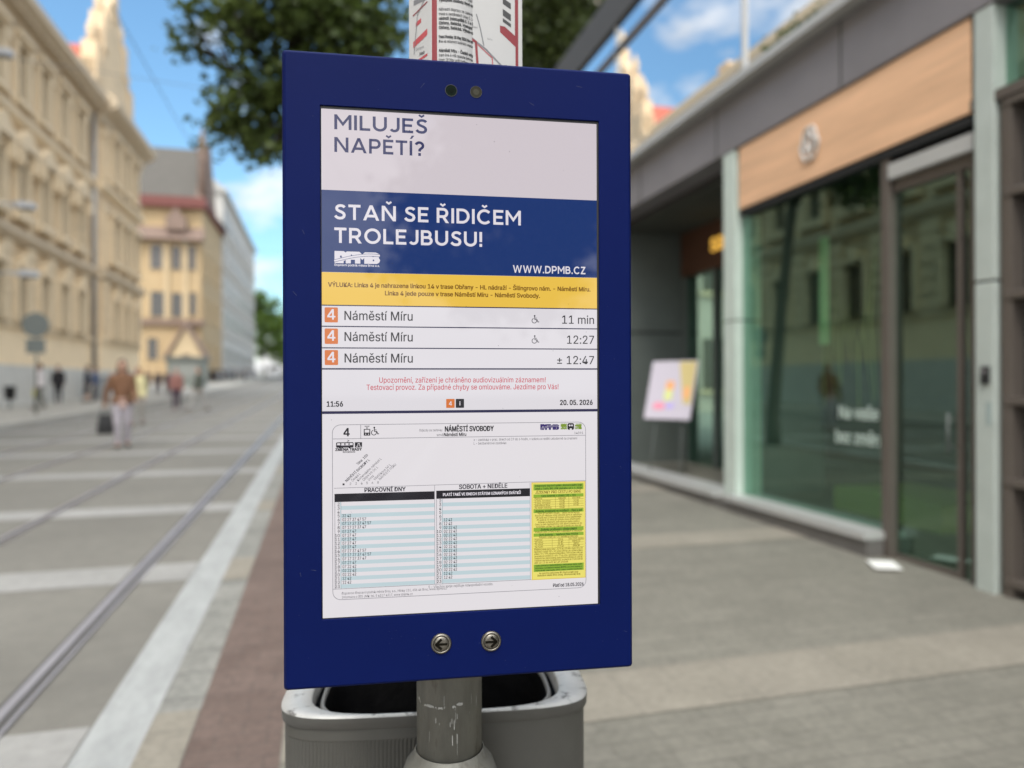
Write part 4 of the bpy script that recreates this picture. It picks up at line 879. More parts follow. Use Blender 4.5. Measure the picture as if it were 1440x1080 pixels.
# ================================================================== POLE, BIN, PAPER NOTICE
M_galv = mat("galvanised_steel", (.195, .193, .172), .55, .26, 24, metal=.35, bump=.15, bscale=40, stretch=(1, 1, .28), var2=.16, scale2=7, dirt=((.06, .048, .032), 24, .56, .74))
M_scr = mat("scraped_zinc", (.36, .36, .34), .6, .2, 40)
pole = thing("steel_pole", "scratched galvanised steel pole carrying the blue display, with a flared collar", "pole", (-.105, 1.175, gz(1.2)), 0)
zz = gz(1.2)
b = MB(); b.lathe([(.0535, .86-zz), (.0535, 2.9)], 0, 40); b.build("upper_tube", M_galv, pole)
b = MB(); b.lathe([(.055, .872-zz), (.0575, .870-zz), (.060, .862-zz), (.072, .848-zz), (.082, .82-zz), (.086, .77-zz), (.086, .74-zz)], 0, 40, caps=(False, False)); bo = b.build("collar", M_galv, pole)
b = MB(); b.lathe([(.080, -.05), (.080, .76-zz)], 0, 40); b.build("lower_tube", M_galv, pole)
# scraped ring and runs where an old clamp sat
b = MB(); rs = random.Random(4)
def patch(a0, a1, z0, z1, r=.0538):
    n = 5
    up = [(r*math.cos(a0+(a1-a0)*i/n), r*math.sin(a0+(a1-a0)*i/n), z1+rs.uniform(-.0012, .0012)) for i in range(n+1)]
    dn = [(r*math.cos(a0+(a1-a0)*i/n), r*math.sin(a0+(a1-a0)*i/n), z0+rs.uniform(-.0012, .0012)) for i in range(n+1)]
    b.loops([dn, up], 0, False)
for a0, a1, dz, hh in ((-152, -147, .003, .006), (-145, -143, .001, .005), (-133, -127, 0, .003), (-126, -112, .0005, .0035), (-110, -107, .001, .002), (-104, -96, 0, .003), (-95, -92, .002, .002), (-80, -74, .002, .003), (-73, -62, .005, .004)): patch(R(a0), R(a1), .957-zz+dz, .957-zz+dz+hh)
for _ in range(26):
    a = rs.uniform(-160, -30); z0 = rs.uniform(.87, .965); patch(R(a), R(a+rs.uniform(.4, 1.5)), z0-zz, z0-zz+rs.choice((.002, .004, .008, .016)))
b.build("paint_scrape", M_scr, pole)

# litter bin
M_bin = mat("grey_bin_metal", (.082, .080, .072), .5, .07, 10, metal=.1, var2=.1, scale2=3, dirt=((.04, .037, .03), 9, .66, .78))
M_rim = mat("worn_skylit_rim", (.46, .46, .445), .45, .10, 20, metal=.2, dirt=((.07, .065, .06), 26, .55, .66))  # worn rim; sky light on its top is worked into the pale colour
M_rims = mat("rim_side_grey", (.105, .103, .096), .45, .06, 20, metal=.2)
M_bag = mat("black_bin_bag", (.001, .001, .0013), .6, .3, 20, bump=.3, bscale=25, spec=.04)
binr = thing("litter_bin", "dark grey ribbed litter bin with worn pale rim standing behind the steel pole", "litter bin", (-.151, 1.425, gz(1.4)), R(6))
bz = gz(1.4); RZ = .883-bz
def sup(a, b_, e, z, n=160, rib=0):
    p = []
    for i in range(n):
        q_ = 2*math.pi*i/n; c, s_ = math.cos(q_), math.sin(q_)
        k = (abs(c/a)**e+abs(s_/b_)**e)**(-1/e)
        x, y = c*k, s_*k
        p.append((x, y, z))
    return p
def even(a, b_, e, z, n, rib=0):
    raw = sup(a, b_, e, z, 720); L_ = [0]
    for i in range(720): L_.append(L_[-1]+math.dist(raw[i][:2], raw[(i+1) % 720][:2]))
    o_ = []; j = 0
    for i in range(n):
        d = L_[-1]*i/n
        while L_[j+1] < d: j += 1
        f = (d-L_[j])/(L_[j+1]-L_[j]); A = raw[j]; B = raw[(j+1) % 720]; x = A[0]+(B[0]-A[0])*f; y = A[1]+(B[1]-A[1])*f
        k = 1
        if rib and i % 2 and y < 0 and x < .02 and x > -.27: k = 1-rib/math.hypot(x, y)
        if rib and i % 2 and y > 0: k = 1-rib/math.hypot(x, y)
        o_.append((x*k, y*k, z))
    return o_
nb = 440
b = MB(); b.loops([even(.2835, .1475, 5, .05, nb, .0022), even(.2835, .1475, 5, RZ-.05, nb, .0022), even(.2835, .1475, 5, RZ-.046, nb), even(.2835, .1475, 5, RZ-.02, nb)], 0, True, (True, False)); b.build("body", M_bin, binr)
n2 = 120
b = MB(); e = 5
b.loops([sup(.2855, .1495, e, RZ-.026, n2), sup(.2885, .1525, e, RZ-.023, n2), sup(.2895, .1535, e, RZ-.004, n2)], 1, True, (False, False), True)
b.loops([sup(.2895, .1535, e, RZ-.004, n2), sup(.287, .151, e, RZ, n2), sup(.238, .1482, 4, RZ, n2), sup(.236, .1462, 4, RZ-.006, n2), sup(.234, .1442, 4, RZ-.03, n2)], 0, True, (False, False), True)
b.build("rim", [M_rim, M_rims], binr)
b = MB(); b.loops([sup(.224, .1345, 3.4, RZ-.024, n2), sup(.222, .1325, 3.4, RZ-.018, n2), sup(.218, .1285, 3.4, RZ-.018, n2), sup(.216, .1265, 3.4, RZ-.026, n2)], 0, True, (False, False), True); b.build("liner_ring", mat("liner_grey", (.16, .16, .155), .5), binr)
b = MB(); b.loops([sup(.233, .1432, 4, RZ-.028, n2), sup(.215, .126, 3.4, RZ-.03, n2), sup(.20, .115, 3, RZ-.25, n2), sup(.15, .09, 3, RZ-.45, n2)], 0, True, (False, True), True); b.build("bin_bag", M_bag, binr)
b = MB(); b.box(-.2, .2, -.1, .1, -.02, .05); b.build("foot", M_bin, binr)

# paper timetable change notice wrapped round the pole
M_paper = mat("white_paper", (.47, .465, .46), .7, .03, 6)
M_pred = mat("print_red", (.22, .022, .030), .6); M_pink = mat("print_pink", (.42, .07, .08), .6); M_ptxt = mat("print_black", (.05, .05, .052), .7); M_pgr = mat("print_grey", (.18, .18, .19), .7); M_py = mat("print_ochre", (.30, .24, .05), .7)
nz0 = 1.475+.51*1.12       # lower edge, hidden by the display
pap = thing("paper_notice", "folded red and white printed transport notice wrapped round the pole above the display", "notice", (-.105, 1.175, 1.96), 0)
PC = {'w': M_paper, 'r': M_pred, 'p': M_pink, 'k': M_ptxt, 'g': M_pgr, 'y': M_py}
Rp = .060
def wrap_pt(u, h, l):
    """u millimetres along the sheet from its fold on the left; wraps round the front of the pole, then leaves it as a flat flap"""
    r = Rp+.0005+.00016*l
    x = u/1000
    if x < 0:          # narrow face left of the fold, turned back
        base = Vector((r*math.cos(R(250)), r*math.sin(R(250)), 0)); d = Vector((-.78, .625, 0)); nrm = Vector((-.625, -.78, 0))
        p_ = base+d*(-x)+nrm*(.00016*l)
        return (p_.x, p_.y, h/1000)
    a = R(250)+x/Rp
    return (r*math.cos(a), r*math.sin(a), h/1000)
def flap_pt(u, h, l):
    x = u/1000; p0 = Vector((.036, -.043, 0)); d = Vector((.93, .367, 0)); nrm = Vector((.367, -.93, 0))
    p_ = p0+d*x+nrm*(.0010+.00016*l+.004*math.sin(x*22))+Vector((0, 0, 0))
    return (p_.x, p_.y, h/1000)
def sheet(fn, u0, u1, h0, h1, n, rear=.0006):
    b = MB(); 
    F = [[fn(u0+(u1-u0)*i/n, h, 0) for i in range(n+1)] for h in (h0, h1)]; Bk = [[fn(u0+(u1-u0)*i/n, h, -5) for i in range(n+1)] for h in (h0, h1)]
    b.loops(F, 0, False, smooth=True); b.loops(Bk, 0, False, smooth=True); b.loops([F[1], Bk[1]], 0, False); b.loops([F[0], Bk[0]], 0, False)
    for k in (0, n): b.poly([F[0][k], F[1][k], Bk[1][k], Bk[0][k]])
    return b
class Wrap(Page):
    def __init__(s, fn): Page.__init__(s, PC); s.map = fn
    def rect(s, u0, v0, u1, v1, c, l=1):
        n = max(1, int(abs(u1-u0)/4))
        for i in range(n): Page.rect(s, u0+(u1-u0)*i/n, v0, u0+(u1-u0)*(i+1)/n, v1, c, l)
    def text(s, body, u, h, cap, c, **k):
        Page.text(s, body, u, -h, cap, c, **k)
# here Page's v runs down, so heights go in as -h
HB, HT = -6., 340.
side = sheet(wrap_pt, -50, -.01, HB, HT, 6).build("folded_side", M_paper, pap)
front = sheet(wrap_pt, 0, 74, HB, HT, 26).build("front_sheet", M_paper, pap)
flap = sheet(flap_pt, -6, 92, HB, HT, 12).build("map_flap", M_paper, pap)
w = Wrap(lambda u, v, l: wrap_pt(u, -v, l)); w.rect(1.5, 6, 10, -340, 'r', 1)
lines = [("Náměstí Míru, Svobody", 0), ("Praha Hlavní - Mánesova", 1), ("From 18 May until further notice,", 0), ("tram line 4 will operate between", 0), ("Náměstí Míru - Česká only.", 1), ("", 0), ("Dne ve večerních hodinách omezení", 0), ("From Monday 18 May 2026 the tram", 1), ("", 0), ("Obřany, Babická. Výluka na", 1), ("Obřany, Babická. Výstupní", 1), ("nádraží (nástupiště č. 1 a 2)", 1), ("trase a zastávkách linky č. 14", 0), ("Náhradní dopravu ze zastávky", 0), ("", 0), ("Výstupiště zastávky Nový sad", 1), ("zastávka č. 5 a 6 v ulici", 0), ("Tramvajová linka 12 jede", 0), ("", 0), ("Omezení provozu linky 4", 1)]
h = 2.
for tx, bo in lines:
    if tx: w.text(tx, 13, h, 4.6, 'k', width=min(59, 2.25*len(tx)), bold=.012+.03*bo, l=2, res=2)
    h += 7.2
w.build("printed_text", front)
w = Wrap(lambda u, v, l: wrap_pt(u, -v, l))
for v0, v1, c in ((14, 19, 'r'), (26, 30, 'p')): w.poly([(-42, -v0+4), (-8, -v0-3), (-8, -v1-3), (-42, -v1+4)], c, 1)
w.poly([(-40, -50), (-8, -62), (-8, -72), (-40, -60)], 'p', 1); w.poly([(-34, -82), (-22, -86), (-22, -93), (-34, -89)], 'p', 1)
w.stroke([(-40, -102), (-8, -114)], 2, 'r', 2); w.stroke([(-38, -40), (-30, -100), (-8, -128)], 1.4, 'g', 2); w.text("X60", -26, 34, 4.5, 'k', bold=.03); w.text("Obřany", -34, 44, 4.0, 'g')
w.rect(-39, -118, -12, -126, 'g', 1)
w.build("printed_map", side)
w = Wrap(lambda u, v, l: flap_pt(u, -v, l))
w.rect(80, 6, 85, -340, 'r', 1); w.poly([(0, -118), (58, -74), (80, -58), (80, -340), (0, -340)], 'r', 1); w.rrect(50, -330, 79, -88, 6, 'w', 2); w.poly([(50, -96), (79, -76), (79, -120), (50, -120)], 'w', 2)
for z0, z1 in ((92, 98), (102, 113), (121, 131), (140, 150)): w.poly([(58, -z0-3), (72, -z0+4), (72, -z1+4), (58, -z1-3)], 'k', 3)
w.stroke([(0, -66), (14, -56), (30, -46), (55, -24), (78, -4)], 3.0, 'g', 2); w.stroke([(0, -62), (13, -56), (17, 0)], 4, 'r', 3); w.stroke([(16, -52), (40, -34), (42, 0)], 1.6, 'p', 3); w.stroke([(14, -100), (20, -80), (26, -52)], 2, 'g', 2); w.stroke([(55, -24), (56, 0)], 1.4, 'g', 2)
w.rect(2, -10, 9, -22, 'y', 3); w.rect(44, -12, 50, -19, 'p', 3); w.text("Hlavní nádraží", 62, 24, 3, 'k', rot=-36); w.text("Nový sad", 48, 6, 3, 'k'); w.text("Česká", 4, 78, 3, 'g'); w.text("Míru", 32, 62, 3, 'g')
w.build("printed_map", flap)

# ================================================================== PEOPLE
SKIN = mat("skin", (.52, .31, .22), .6, .04, 8)
def remesh(b, name, m, parent, vox=.014, smooth=2):
    o = b.build(name, m, None, recalc=True); md = o.modifiers.new("remesh", 'REMESH'); md.mode = 'VOXEL'; md.voxel_size = vox
    if smooth: sm = o.modifiers.new("smooth", 'SMOOTH'); sm.iterations = smooth; sm.factor = .5
    dg = bpy.context.evaluated_depsgraph_get(); me = bpy.data.meshes.new_from_object(o.evaluated_get(dg)); old = o.data
    o.modifiers.clear(); o.data = me; bpy.data.meshes.remove(old)
    me.materials.clear(); me.materials.append(m)
    for p in me.polygons: p.use_smooth = True
    o.parent = parent; return o
def cloth(name, c): return mat(name, c, .85, .12, 12, bump=.2, bscale=60)
def person(label, s, t, face, H, top, legs, hair, shoes=(.03, .03, .03), stride=.3, arms=((-.15, .1), (.15, .1)), elbow=(.35, .35), longhair=False, shorts=False, sleeves=True, female=False, zf=None, vox=.016, group="pedestrians in the street", loc=None):
    """face = heading in degrees in the street frame (0 = up the street, 180 = towards the viewer); arms = swing forward, spread"""
    k = H/1.75
    L_ = loc or WP(s, t, (zf(s, t) if zf else gz(s)))
    r = thing("person", label, "person", L_, TH+R(face), group); r.scale = (k, k, k)
    V = Vector; J = {}
    for sd_, sg in (('L', -1), ('R', 1)):
        st = stride*(1 if sd_ == 'R' else -1)*.5
        hip = V((sg*.095, 0, .92)); ank = V((sg*.085, st*.9, .085+(.06 if st < 0 else 0)*min(1, abs(stride)*2))); kn = hip.lerp(ank, .5)+V((0, .05+.05*abs(st), 0))
        J['hip'+sd_] = hip; J['kn'+sd_] = kn; J['an'+sd_] = ank; J['toe'+sd_] = ank+V((sg*.02, .16, -.05))
        sh = V((sg*(.165 if female else .19), 0, 1.42)); sw, sp = arms[0 if sd_ == 'L' else 1]; el = elbow[0 if sd_ == 'L' else 1]
        a1 = V((sg*sp, math.sin(sw), -math.cos(sw))).normalized(); e_ = sh+a1*.29
        a2 = V((sg*sp*.3, math.sin(sw+el), -math.cos(sw+el))).normalized(); wr = e_+a2*.25
        J['sh'+sd_] = sh; J['el'+sd_] = e_; J['wr'+sd_] = wr; J['hd'+sd_] = a2
    fb = .9 if female else 1
    def torso(b, g):
        b.capsule((-.07, 0, .93), (.07, 0, .93), .115+g, .115+g); b.capsule((0, 0, .95), (0, .0, 1.18), .13+g, .125*fb+g); b.capsule((-.055, .01, 1.12), (-.075, .005, 1.33), .105*fb+g, .10*fb+g); b.capsule((.055, .01, 1.12), (.075, .005, 1.33), .105*fb+g, .10*fb+g)
        b.capsule(J['shL']-V((-.06, 0, .02)), J['shR']-V((.06, 0, .02)), .072+g, .072+g)
    def arm(b, x, g, full=True):
        b.capsule(J['sh'+x], J['el'+x], .052+g, .040+g)
        if full: b.capsule(J['el'+x], J['wr'+x], .039+g, .027+g)
    def leg(b, x, g, to=1.0):
        b.capsule(J['hip'+x], J['kn'+x], .086+g, .056+g)
        b.capsule(J['kn'+x], J['kn'+x].lerp(J['an'+x], to), .054+g, (.054+(.036-.054)*to)+g)
        if to > .9: b.capsule(J['kn'+x].lerp(J['an'+x], .2)-V((0, .015, 0)), J['kn'+x].lerp(J['an'+x], .5)-V((0, .015, 0)), .05+g, .044+g)
    b = MB(); torso(b, 0)
    for x in 'LR':
        arm(b, x, 0); leg(b, x, 0); b.capsule(J['an'+x], J['toe'+x], .036, .03)
        d = J['hd'+x]; wr = J['wr'+x]; sg = -1 if x == 'L' else 1; sidev = V((0, 1, 0))-d*d.y; sidev = sidev.normalized() if sidev.length > .2 else V((1, 0, 0))
        b.capsule(wr, wr+d*.05, .026, .03); b.capsule(wr+d*.05-sidev*.02, wr+d*.05+sidev*.022, .021, .02)
        for i, (o_, ln) in enumerate(((.03, .06), (.011, .072), (-.009, .066), (-.028, .05))):
            p0 = wr+d*.075+sidev*o_; kn_ = p0+d*ln*.55; b.capsule(p0, kn_, .0105, .0095, seg=8); b.capsule(kn_, kn_+d*ln*.4+V((-sg*.018, 0, 0)), .0095, .0085, seg=8)
        b.capsule(wr+d*.03+sidev*.03, wr+d*.075+sidev*.05, .012, .009, seg=8)
    b.capsule((0, 0, 1.42), (0, .02, 1.54), .054*fb, .05*fb)
    b.ball((0, .022, 1.655), (.073, .092, .108), 0, 20, 14); b.capsule((0, .05, 1.60), (0, .062, 1.585), .05, .04)
    b.capsule((0, .108, 1.66), (0, .125, 1.632), .010, .014)
    for sg in (-1, 1): b.ball((sg*.076, .015, 1.65), (.012, .022, .032))
    remesh(b, "body", SKIN, r, vox)
    e = MB()
    for sg in (-1, 1): e.ball((sg*.03, .105, 1.668), (.013, .010, .008), 0, 8, 6)
    e.build("eyes", mat("eye_dark", (.03, .02, .015), .3), r); e = MB(); e.ball((0, .112, 1.598), (.024, .008, .008), 0, 8, 6); e.build("mouth", mat("lip", (.35, .12, .10), .5), r)
    tc_, lc, hc, sc = cloth("cloth_%02d%02d%02d" % tuple(int(99*min(1, x_)) for x_ in top), top), cloth("cloth_%02d%02d%02d" % tuple(int(99*min(1, x_)) for x_ in legs), legs), mat("hair_%02d%02d%02d" % tuple(int(99*min(1, x_)) for x_ in hair), hair, .6, .2, 30), mat("shoe_%02d" % int(99*shoes[0]), shoes, .6)
    b = MB(); torso(b, .022)
    for x in 'LR': arm(b, x, .020, sleeves)
    b.capsule((0, 0, 1.43), (0, .01, 1.47), .07, .06); jk = remesh(b, "jacket" if sleeves else "shirt", tc_, r, vox)
    b = MB(); b.capsule((-.07, 0, .90), (.07, 0, .90), .128, .128)
    for x in 'LR': leg(b, x, .016 if not shorts else .03, .12 if shorts else 1.0)
    remesh(b, "shorts" if shorts else "trousers", lc, r, vox)
    b = MB(); b.ball((0, .002, 1.69), (.084, .098, .092), 0, 16, 12); b.capsule((0, -.045, 1.66), (0, -.05, 1.58), .07, .055)
    if longhair: b.capsule((-.05, -.04, 1.62), (-.07, -.03, 1.40), .05, .045); b.capsule((.05, -.04, 1.62), (.07, -.03, 1.40), .05, .045); b.capsule((0, -.06, 1.6), (0, -.07, 1.36), .065, .05)
    remesh(b, "hair", hc, r, vox)
    for x in 'LR':
        b = MB(); b.capsule(J['an'+x]+V((0, -.03, -.03)), J['toe'+x]+V((0, .01, 0)), .045, .036); b.capsule(J['an'+x], J['an'+x]+V((0, .03, -.03)), .045, .045); remesh(b, "shoe", sc, r, vox)
    r['_J'] = 0; del r['_J']
    return r, {q_: (r.location+Matrix.Rotation(TH+R(face), 3, 'Z') @ (J[q_]*k)) for q_ in J}
def at(px, feet_y, Y, left=False):
    X = (px-720)/1000*Y; v = Vector((X, Y, 0)); return DV.dot(v), RV.dot(v)
# woman in brown jacket carrying a bag, walking away in the middle of the tracks
s_, t_ = at(172, 0, 14.3)
pr, Jw = person("woman in a brown jacket and lilac grey trousers crossing the tracks with a black bag", s_, t_, 196, 1.76, (.155, .075, .038), (.35, .32, .35), (.065, .028, .016), stride=.16, arms=((.05, .16), (-.05, .38)), elbow=(.9, .12), longhair=True, female=True)
b = MB(); b.capsule((0, .0, .98), (0, .0, .90), .150, .148); remesh(b, "shirt_hem", cloth("pink_blouse", (.62, .45, .40)), pr)
hd = Jw['wrR']; bagp = thing("shopping_bag", "black rectangular bag hanging from the hand of the woman in brown", "bag", (hd.x, hd.y, hd.z-.62), TH+R(20))
b = MB(); b.loops([[(-.145, -.05, 0), (.145, -.05, 0), (.145, .05, 0), (-.145, .05, 0)], [(-.14, -.06, .2), (.14, -.06, .2), (.14, .06, .2), (-.14, .06, .2)], [(-.105, -.02, .40), (.105, -.02, .40), (.105, .02, .40), (-.105, .02, .40)]], 0, True, (True, True)); M_blk = mat("black_fabric", (.018, .018, .019), .7, .1, 10); bevel(b.build("bag_body", M_blk, bagp), .015)
b = MB(); b.tube([(-.06, 0, .39), (-.07, 0, .55), (0, 0, .60), (.05, 0, .55), (.06, 0, .39)], .009, 0, 6); b.build("handle", M_blk, bagp)
s_, t_ = at(194, 0, 20.5); person("person in a pale yellow top behind the woman in brown", s_, t_, 170, 1.68, (.60, .54, .30), (.30, .28, .25), (.20, .11, .05), longhair=True, female=True)
s_, t_ = at(248, 0, 29); person("person in a salmon top and dark plum trousers walking on the far tracks", s_, t_, 185, 1.74, (.27, .125, .105), (.05, .025, .045), (.10, .05, .03), shoes=(.3, .3, .3), vox=.02)
s_, t_ = at(280, 0, 28.5); person("person in dark green top striding with legs apart over the tracks", s_, t_, 120, 1.78, (.075, .085, .07), (.33, .32, .30), (.05, .04, .03), stride=.75, vox=.02)
s_, t_ = at(56, 0, 27); pw, Jp = person("person in a white top with yellow bag beside the round sign post", s_, t_, 90, 1.72, (.62, .57, .56), (.10, .10, .08), (.12, .06, .03), stride=.4, female=True, zf=walk, vox=.02)
yb_ = thing("yellow_bag", "yellow bag held by the person in white on the left pavement", "bag", Jp['wrR']-Vector((0, 0, .45)), TH)
b = MB(); b.box(-.13, .13, -.05, .05, 0, .3); bevel(b.build("bag_body", mat("yellow_fabric", (.62, .58, .10), .7), yb_), .02); b = MB(); b.tube([(-.07, 0, .29), (-.05, 0, .44), (.05, 0, .44), (.07, 0, .29)], .008, 0, 6); b.build("handle", M_blk, yb_)
s_, t_ = at(82, 0, 32.5); person("person dressed all in black on the left pavement", s_, t_, 188, 1.72, (.014, .012, .014), (.016, .015, .017), (.03, .02, .015), stride=.2, zf=walk, vox=.02)
s_, t_ = at(123, 0, 33.5); person("bare legged person in a navy jacket and black shorts on the left pavement", s_, t_, 95, 1.74, (.022, .026, .045), (.014, .014, .016), (.04, .03, .02), stride=.25, shorts=True, zf=walk, vox=.02)
s_, t_ = at(134, 0, 35.0); person("person in a blue jacket right behind the one in navy and shorts", s_, t_, 90, 1.72, (.045, .075, .17), (.07, .07, .08), (.08, .05, .03), zf=walk, vox=.02)
for i, (px, Y, tp, lb, lab) in enumerate(((222, 47, (.10, .08, .08), (.05, .04, .05), "person in dark grey waiting left of the salmon topped walker, far up the street"), (236, 45, (.075, .07, .085), (.06, .055, .06), "person in charcoal just left of the salmon topped walker"), (208, 52, (.16, .11, .09), (.06, .05, .05), "person in brownish clothes far up the street beside the yellow house"), (330, 84, (.05, .045, .05), (.05, .05, .06), "small far person in black in front of the pale block"), (343, 90, (.12, .1, .1), (.05, .05, .06), "tiny far person in grey right of the one in black before the pale block"))):
    s_, t_ = at(px, 0, Y); person(lab, s_, t_, 180+20*i, 1.72, tp, lb, (.05, .03, .02), vox=.026)
# ================================================================== STREET FURNITURE
M_sgrey = mat("grey_sign_back", (.15, .165, .155), .6, .06, 4)
X, Y = (51-720)/1000*23.2, 23.2; s_, t_ = at(51, 0, 23.2)
sg = thing("sign_post", "pole with a round grey sign above a small square sign on the left pavement edge", "road sign", WP(s_, t_, walk(s_, t_)))
b = MB(); b.tube([(0, 0, -.05), (0, 0, 3.4)], .035, 0, 10); b.build("post", M_galv, sg)
b = MB(); b.loops([[(.40*math.cos(a), y, 2.95+.40*math.sin(a)) for a in [2*math.pi*i/28 for i in range(28)]] for y in (-.05, -.035)], 0, True, (True, True)); b.build("round_plate", M_sgrey, sg)
b = MB(); b.box(-.28, .28, -.05, -.035, 2.02, 2.5); bevel(b.build("square_plate", M_sgrey, sg), .03)
def wall_lamp(px, py, t, label):
    f_ = (px-720)/1000; k_ = .966*f_+.258; Y = t/k_; X = f_*Y; s = DV.dot(Vector((X, Y, 0))); Z = EYE+(540-py)/1000*Y
    l = thing("wall_lamp", label, "street lamp", WP(s, WT, Z), TH, "lamps on brackets along the palace front")
    d = t-WT
    b = MB(); b.tube([(0, 0, -.1), (.5, 0, .12), (d-.5, 0, .15)], .04, 0, 8); b.box(-.01, .06, -.12, .12, -.35, .15); b.build("bracket", M_pipe, l)
    b = MB(); b.loops([[(d-.6, -.12, .16), (d-.6, .12, .16), (d-.6, .12, .02), (d-.6, -.12, .02)], [(d-.3, -.2, .24), (d-.3, .2, .24), (d-.3, .2, -.02), (d-.3, -.2, -.02)], [(d+.25, -.16, .2), (d+.25, .16, .2), (d+.25, .16, .0), (d+.25, -.16, .0)]], 0, True, (True, True)); bevel(b.build("lamp_head", mat("lamp_shell", (.50, .51, .53), .4, metal=.2), l), .03)
    b = MB(); b.box(d-.28, d+.2, -.14, .14, -.06, -.015); b.build("lamp_glass", mat("lamp_glass", (.10, .11, .12), .2), l)
wall_lamp(8, 76, -11.2, "highest lamp on the palace front, at the picture's left edge"); wall_lamp(40, 291, -11.0, "grey bracket lamp at first floor height of the palace"); wall_lamp(44, 387, -11.0, "lowest bracket lamp, above the round sign on the palace front")
# tram overhead wires
M_wire = mat("wire", (.12, .12, .13), .6)
for t in (-2.2, -5.05):
    b = MB(); b.tube([(0, -20, 5.35), (0, 45, 5.35+.6), (0, 200, 8.5)], .005, 0, 5, False); tag(b.build("contact_wire", M_wire, None, WP(0, t), TH), "thin black tram contact wire over the %s tracks" % ("nearer" if t > -3 else "farther"), "wire")
for s, z in ((18, 8.7), (41, 9.0)):
    b = MB(); b.tube([(WT, 0, z+.6), (-9, 0, z+.15), (-3.6, 0, z-.2), (2, 0, z-.6), (FT+.4, 0, z-1.3 if s < 20 else z-.9)], .006, 0, 5, False)
    wv = thing("span_wire", "span wire with an insulator crossing the sky %s" % ("just left of the big tree" if s < 20 else "farther up the street"), "wire", WP(s, 0), TH); b.build("cable", M_wire, wv)
    b = MB(); b.lathe([(.03, z-.03), (.07, z+.02), (.07, z+.1), (.03, z+.15)], 0, 10, -7.0, 0); b.build("insulator", M_sgrey, wv)
# grey kiosk in front of the yellow house
s_, t_ = at(264, 0, 62); kk = thing("kiosk", "boxy grey green kiosk in front of the yellow gabled house", "kiosk", WP(s_, t_, gz(s_)))
b = MB(); b.box(-1.5, 1.5, -1, 1, -.2, 2.5); bevel(b.build("cabin", mat("greygreen_panel", (.20, .22, .20), .6, .06, 1), kk), .05)
b = MB(); b.box(-1.7, 1.7, -1.2, 1.2, 2.5, 2.75); b.build("roof", M_sgrey, kk)
b = MB(); b.box(-1.1, 1.1, -1.04, -1.0, 1.0, 2.1); b.build("shutter", mat("kiosk_shutter", (.26, .27, .25), .6), kk)
# little bin by the palace plinth
s_, t_ = at(14, 0, 27.3); t_ = max(t_, -12.0)
wb_ = thing("small_bin", "small dark litter bin against the palace plinth at the left edge", "litter bin", WP(s_, t_, walk(s_, t_)), TH)
b = MB(); b.lathe([(.17, .35), (.19, .8), (.21, .82), (.2, .86)], 0, 16); b.build("bucket", M_black, wb_); b = MB(); b.tube([(.0, 0, -.05), (0, 0, .4)], .035, 0, 8); b.build("stand", M_sgrey, wb_)
# junction cabinet near pedestrians
s_, t_ = at(142, 0, 38); t_ = max(t_, -12.0)
cb = thing("utility_cabinet", "waist high grey utility cabinet beside the palace downpipe", "cabinet", WP(s_, t_, walk(s_, t_)), TH)
b = MB(); b.box(-.25, .25, -.55, .55, 0, 1.15); b.box(-.28, .28, -.58, .58, 1.15, 1.22); bevel(b.build("cabinet_body", mat("cabinet_grey", (.24, .25, .25), .6), cb), .02); b = MB(); b.box(.25, .265, -.5, -.02, .1, 1.1); b.box(.25, .265, .02, .5, .1, 1.1); b.build("cabinet_door", mat("cabinet_door_grey", (.28, .29, .29), .6), cb)

# parked cars far up the street
def car(label, s, t, col, van=False):
    c = thing("parked_van" if van else "parked_car", label, "van" if van else "car", WP(s, t, gz(s)), TH, None if van else "cars parked far up the street")
    prof = [(-2.1, .3), (2.1, .3), (2.15, .75), (1.2, .9), (.55, 1.42), (-1.1, 1.45), (-1.9, .95), (-2.15, .9)] if not van else [(-2.5, .3), (2.5, .3), (2.55, 1.0), (1.9, 1.3), (1.3, 2.1), (-2.5, 2.15)]
    b = MB(); b.loops([[(x*k, y, z) for y, z in prof] for x, k in ((-.86, 1), (.86, 1))], 0, True, (True, True)); bevel(b.build("body", mat("car_%d%d%d" % tuple(int(99*v) for v in col), col, .3, coat=.5), c), .1, 3)
    b = MB(); gl = [(1.0, .95), (.5, 1.36), (-1.05, 1.38), (-1.6, .97)] if not van else [(1.75, 1.3), (1.25, 1.95), (.4, 1.95), (.4, 1.3)]
    for x in (-.875, .865): b.loops([[(x+dx, y, z) for y, z in gl] for dx in (0, .012)], 0, True, (True, True))
    b.box(-.7, .7, (-1.9 if not van else -2.52), (-1.62 if not van else -2.49), 1.0 if not van else 1.3, 1.34 if not van else 1.9); b.build("window", M_win, c)
    for y in (-1.3, 1.35):
        for x in (-.80, .80):
            b = MB(); b.tube([(x-.1, y, .32), (x+.1, y, .32)], .32, 0, 16, True, False); wo = b.build("wheel", M_black, c); b = MB(); b.tube([(x-.11, y, .32), (x+.11, y, .32)], .18, 0, 12, True, False); b.build("rim", M_rail, wo)
    for x in (-.65, .65):
        b = MB(); b.box(x-.14, x+.14, -2.2 if not van else -2.53, -2.1 if not van else -2.49, .72, .86); b.build("tail_light", M_redtrim, c)
for (px, Y, col, lab) in ((299, 84, (.03, .03, .035), "black car nearest the yellow house's porch, far up the street"), (309, 90, (.05, .035, .04), "dark maroon car, middle of the far parked row"), (317, 97, (.02, .022, .03), "dark blue car at the far end of the parked row"), (352, 112, (.35, .35, .36), "silver car beside the pale block far up the street")):
    s_, t_ = at(px, 0, Y); car(lab, s_, t_, col)
s_, t_ = at(387, 0, 118); car("white van at the end of the street in front of the green trees", s_, t_, (.7, .7, .7), True)
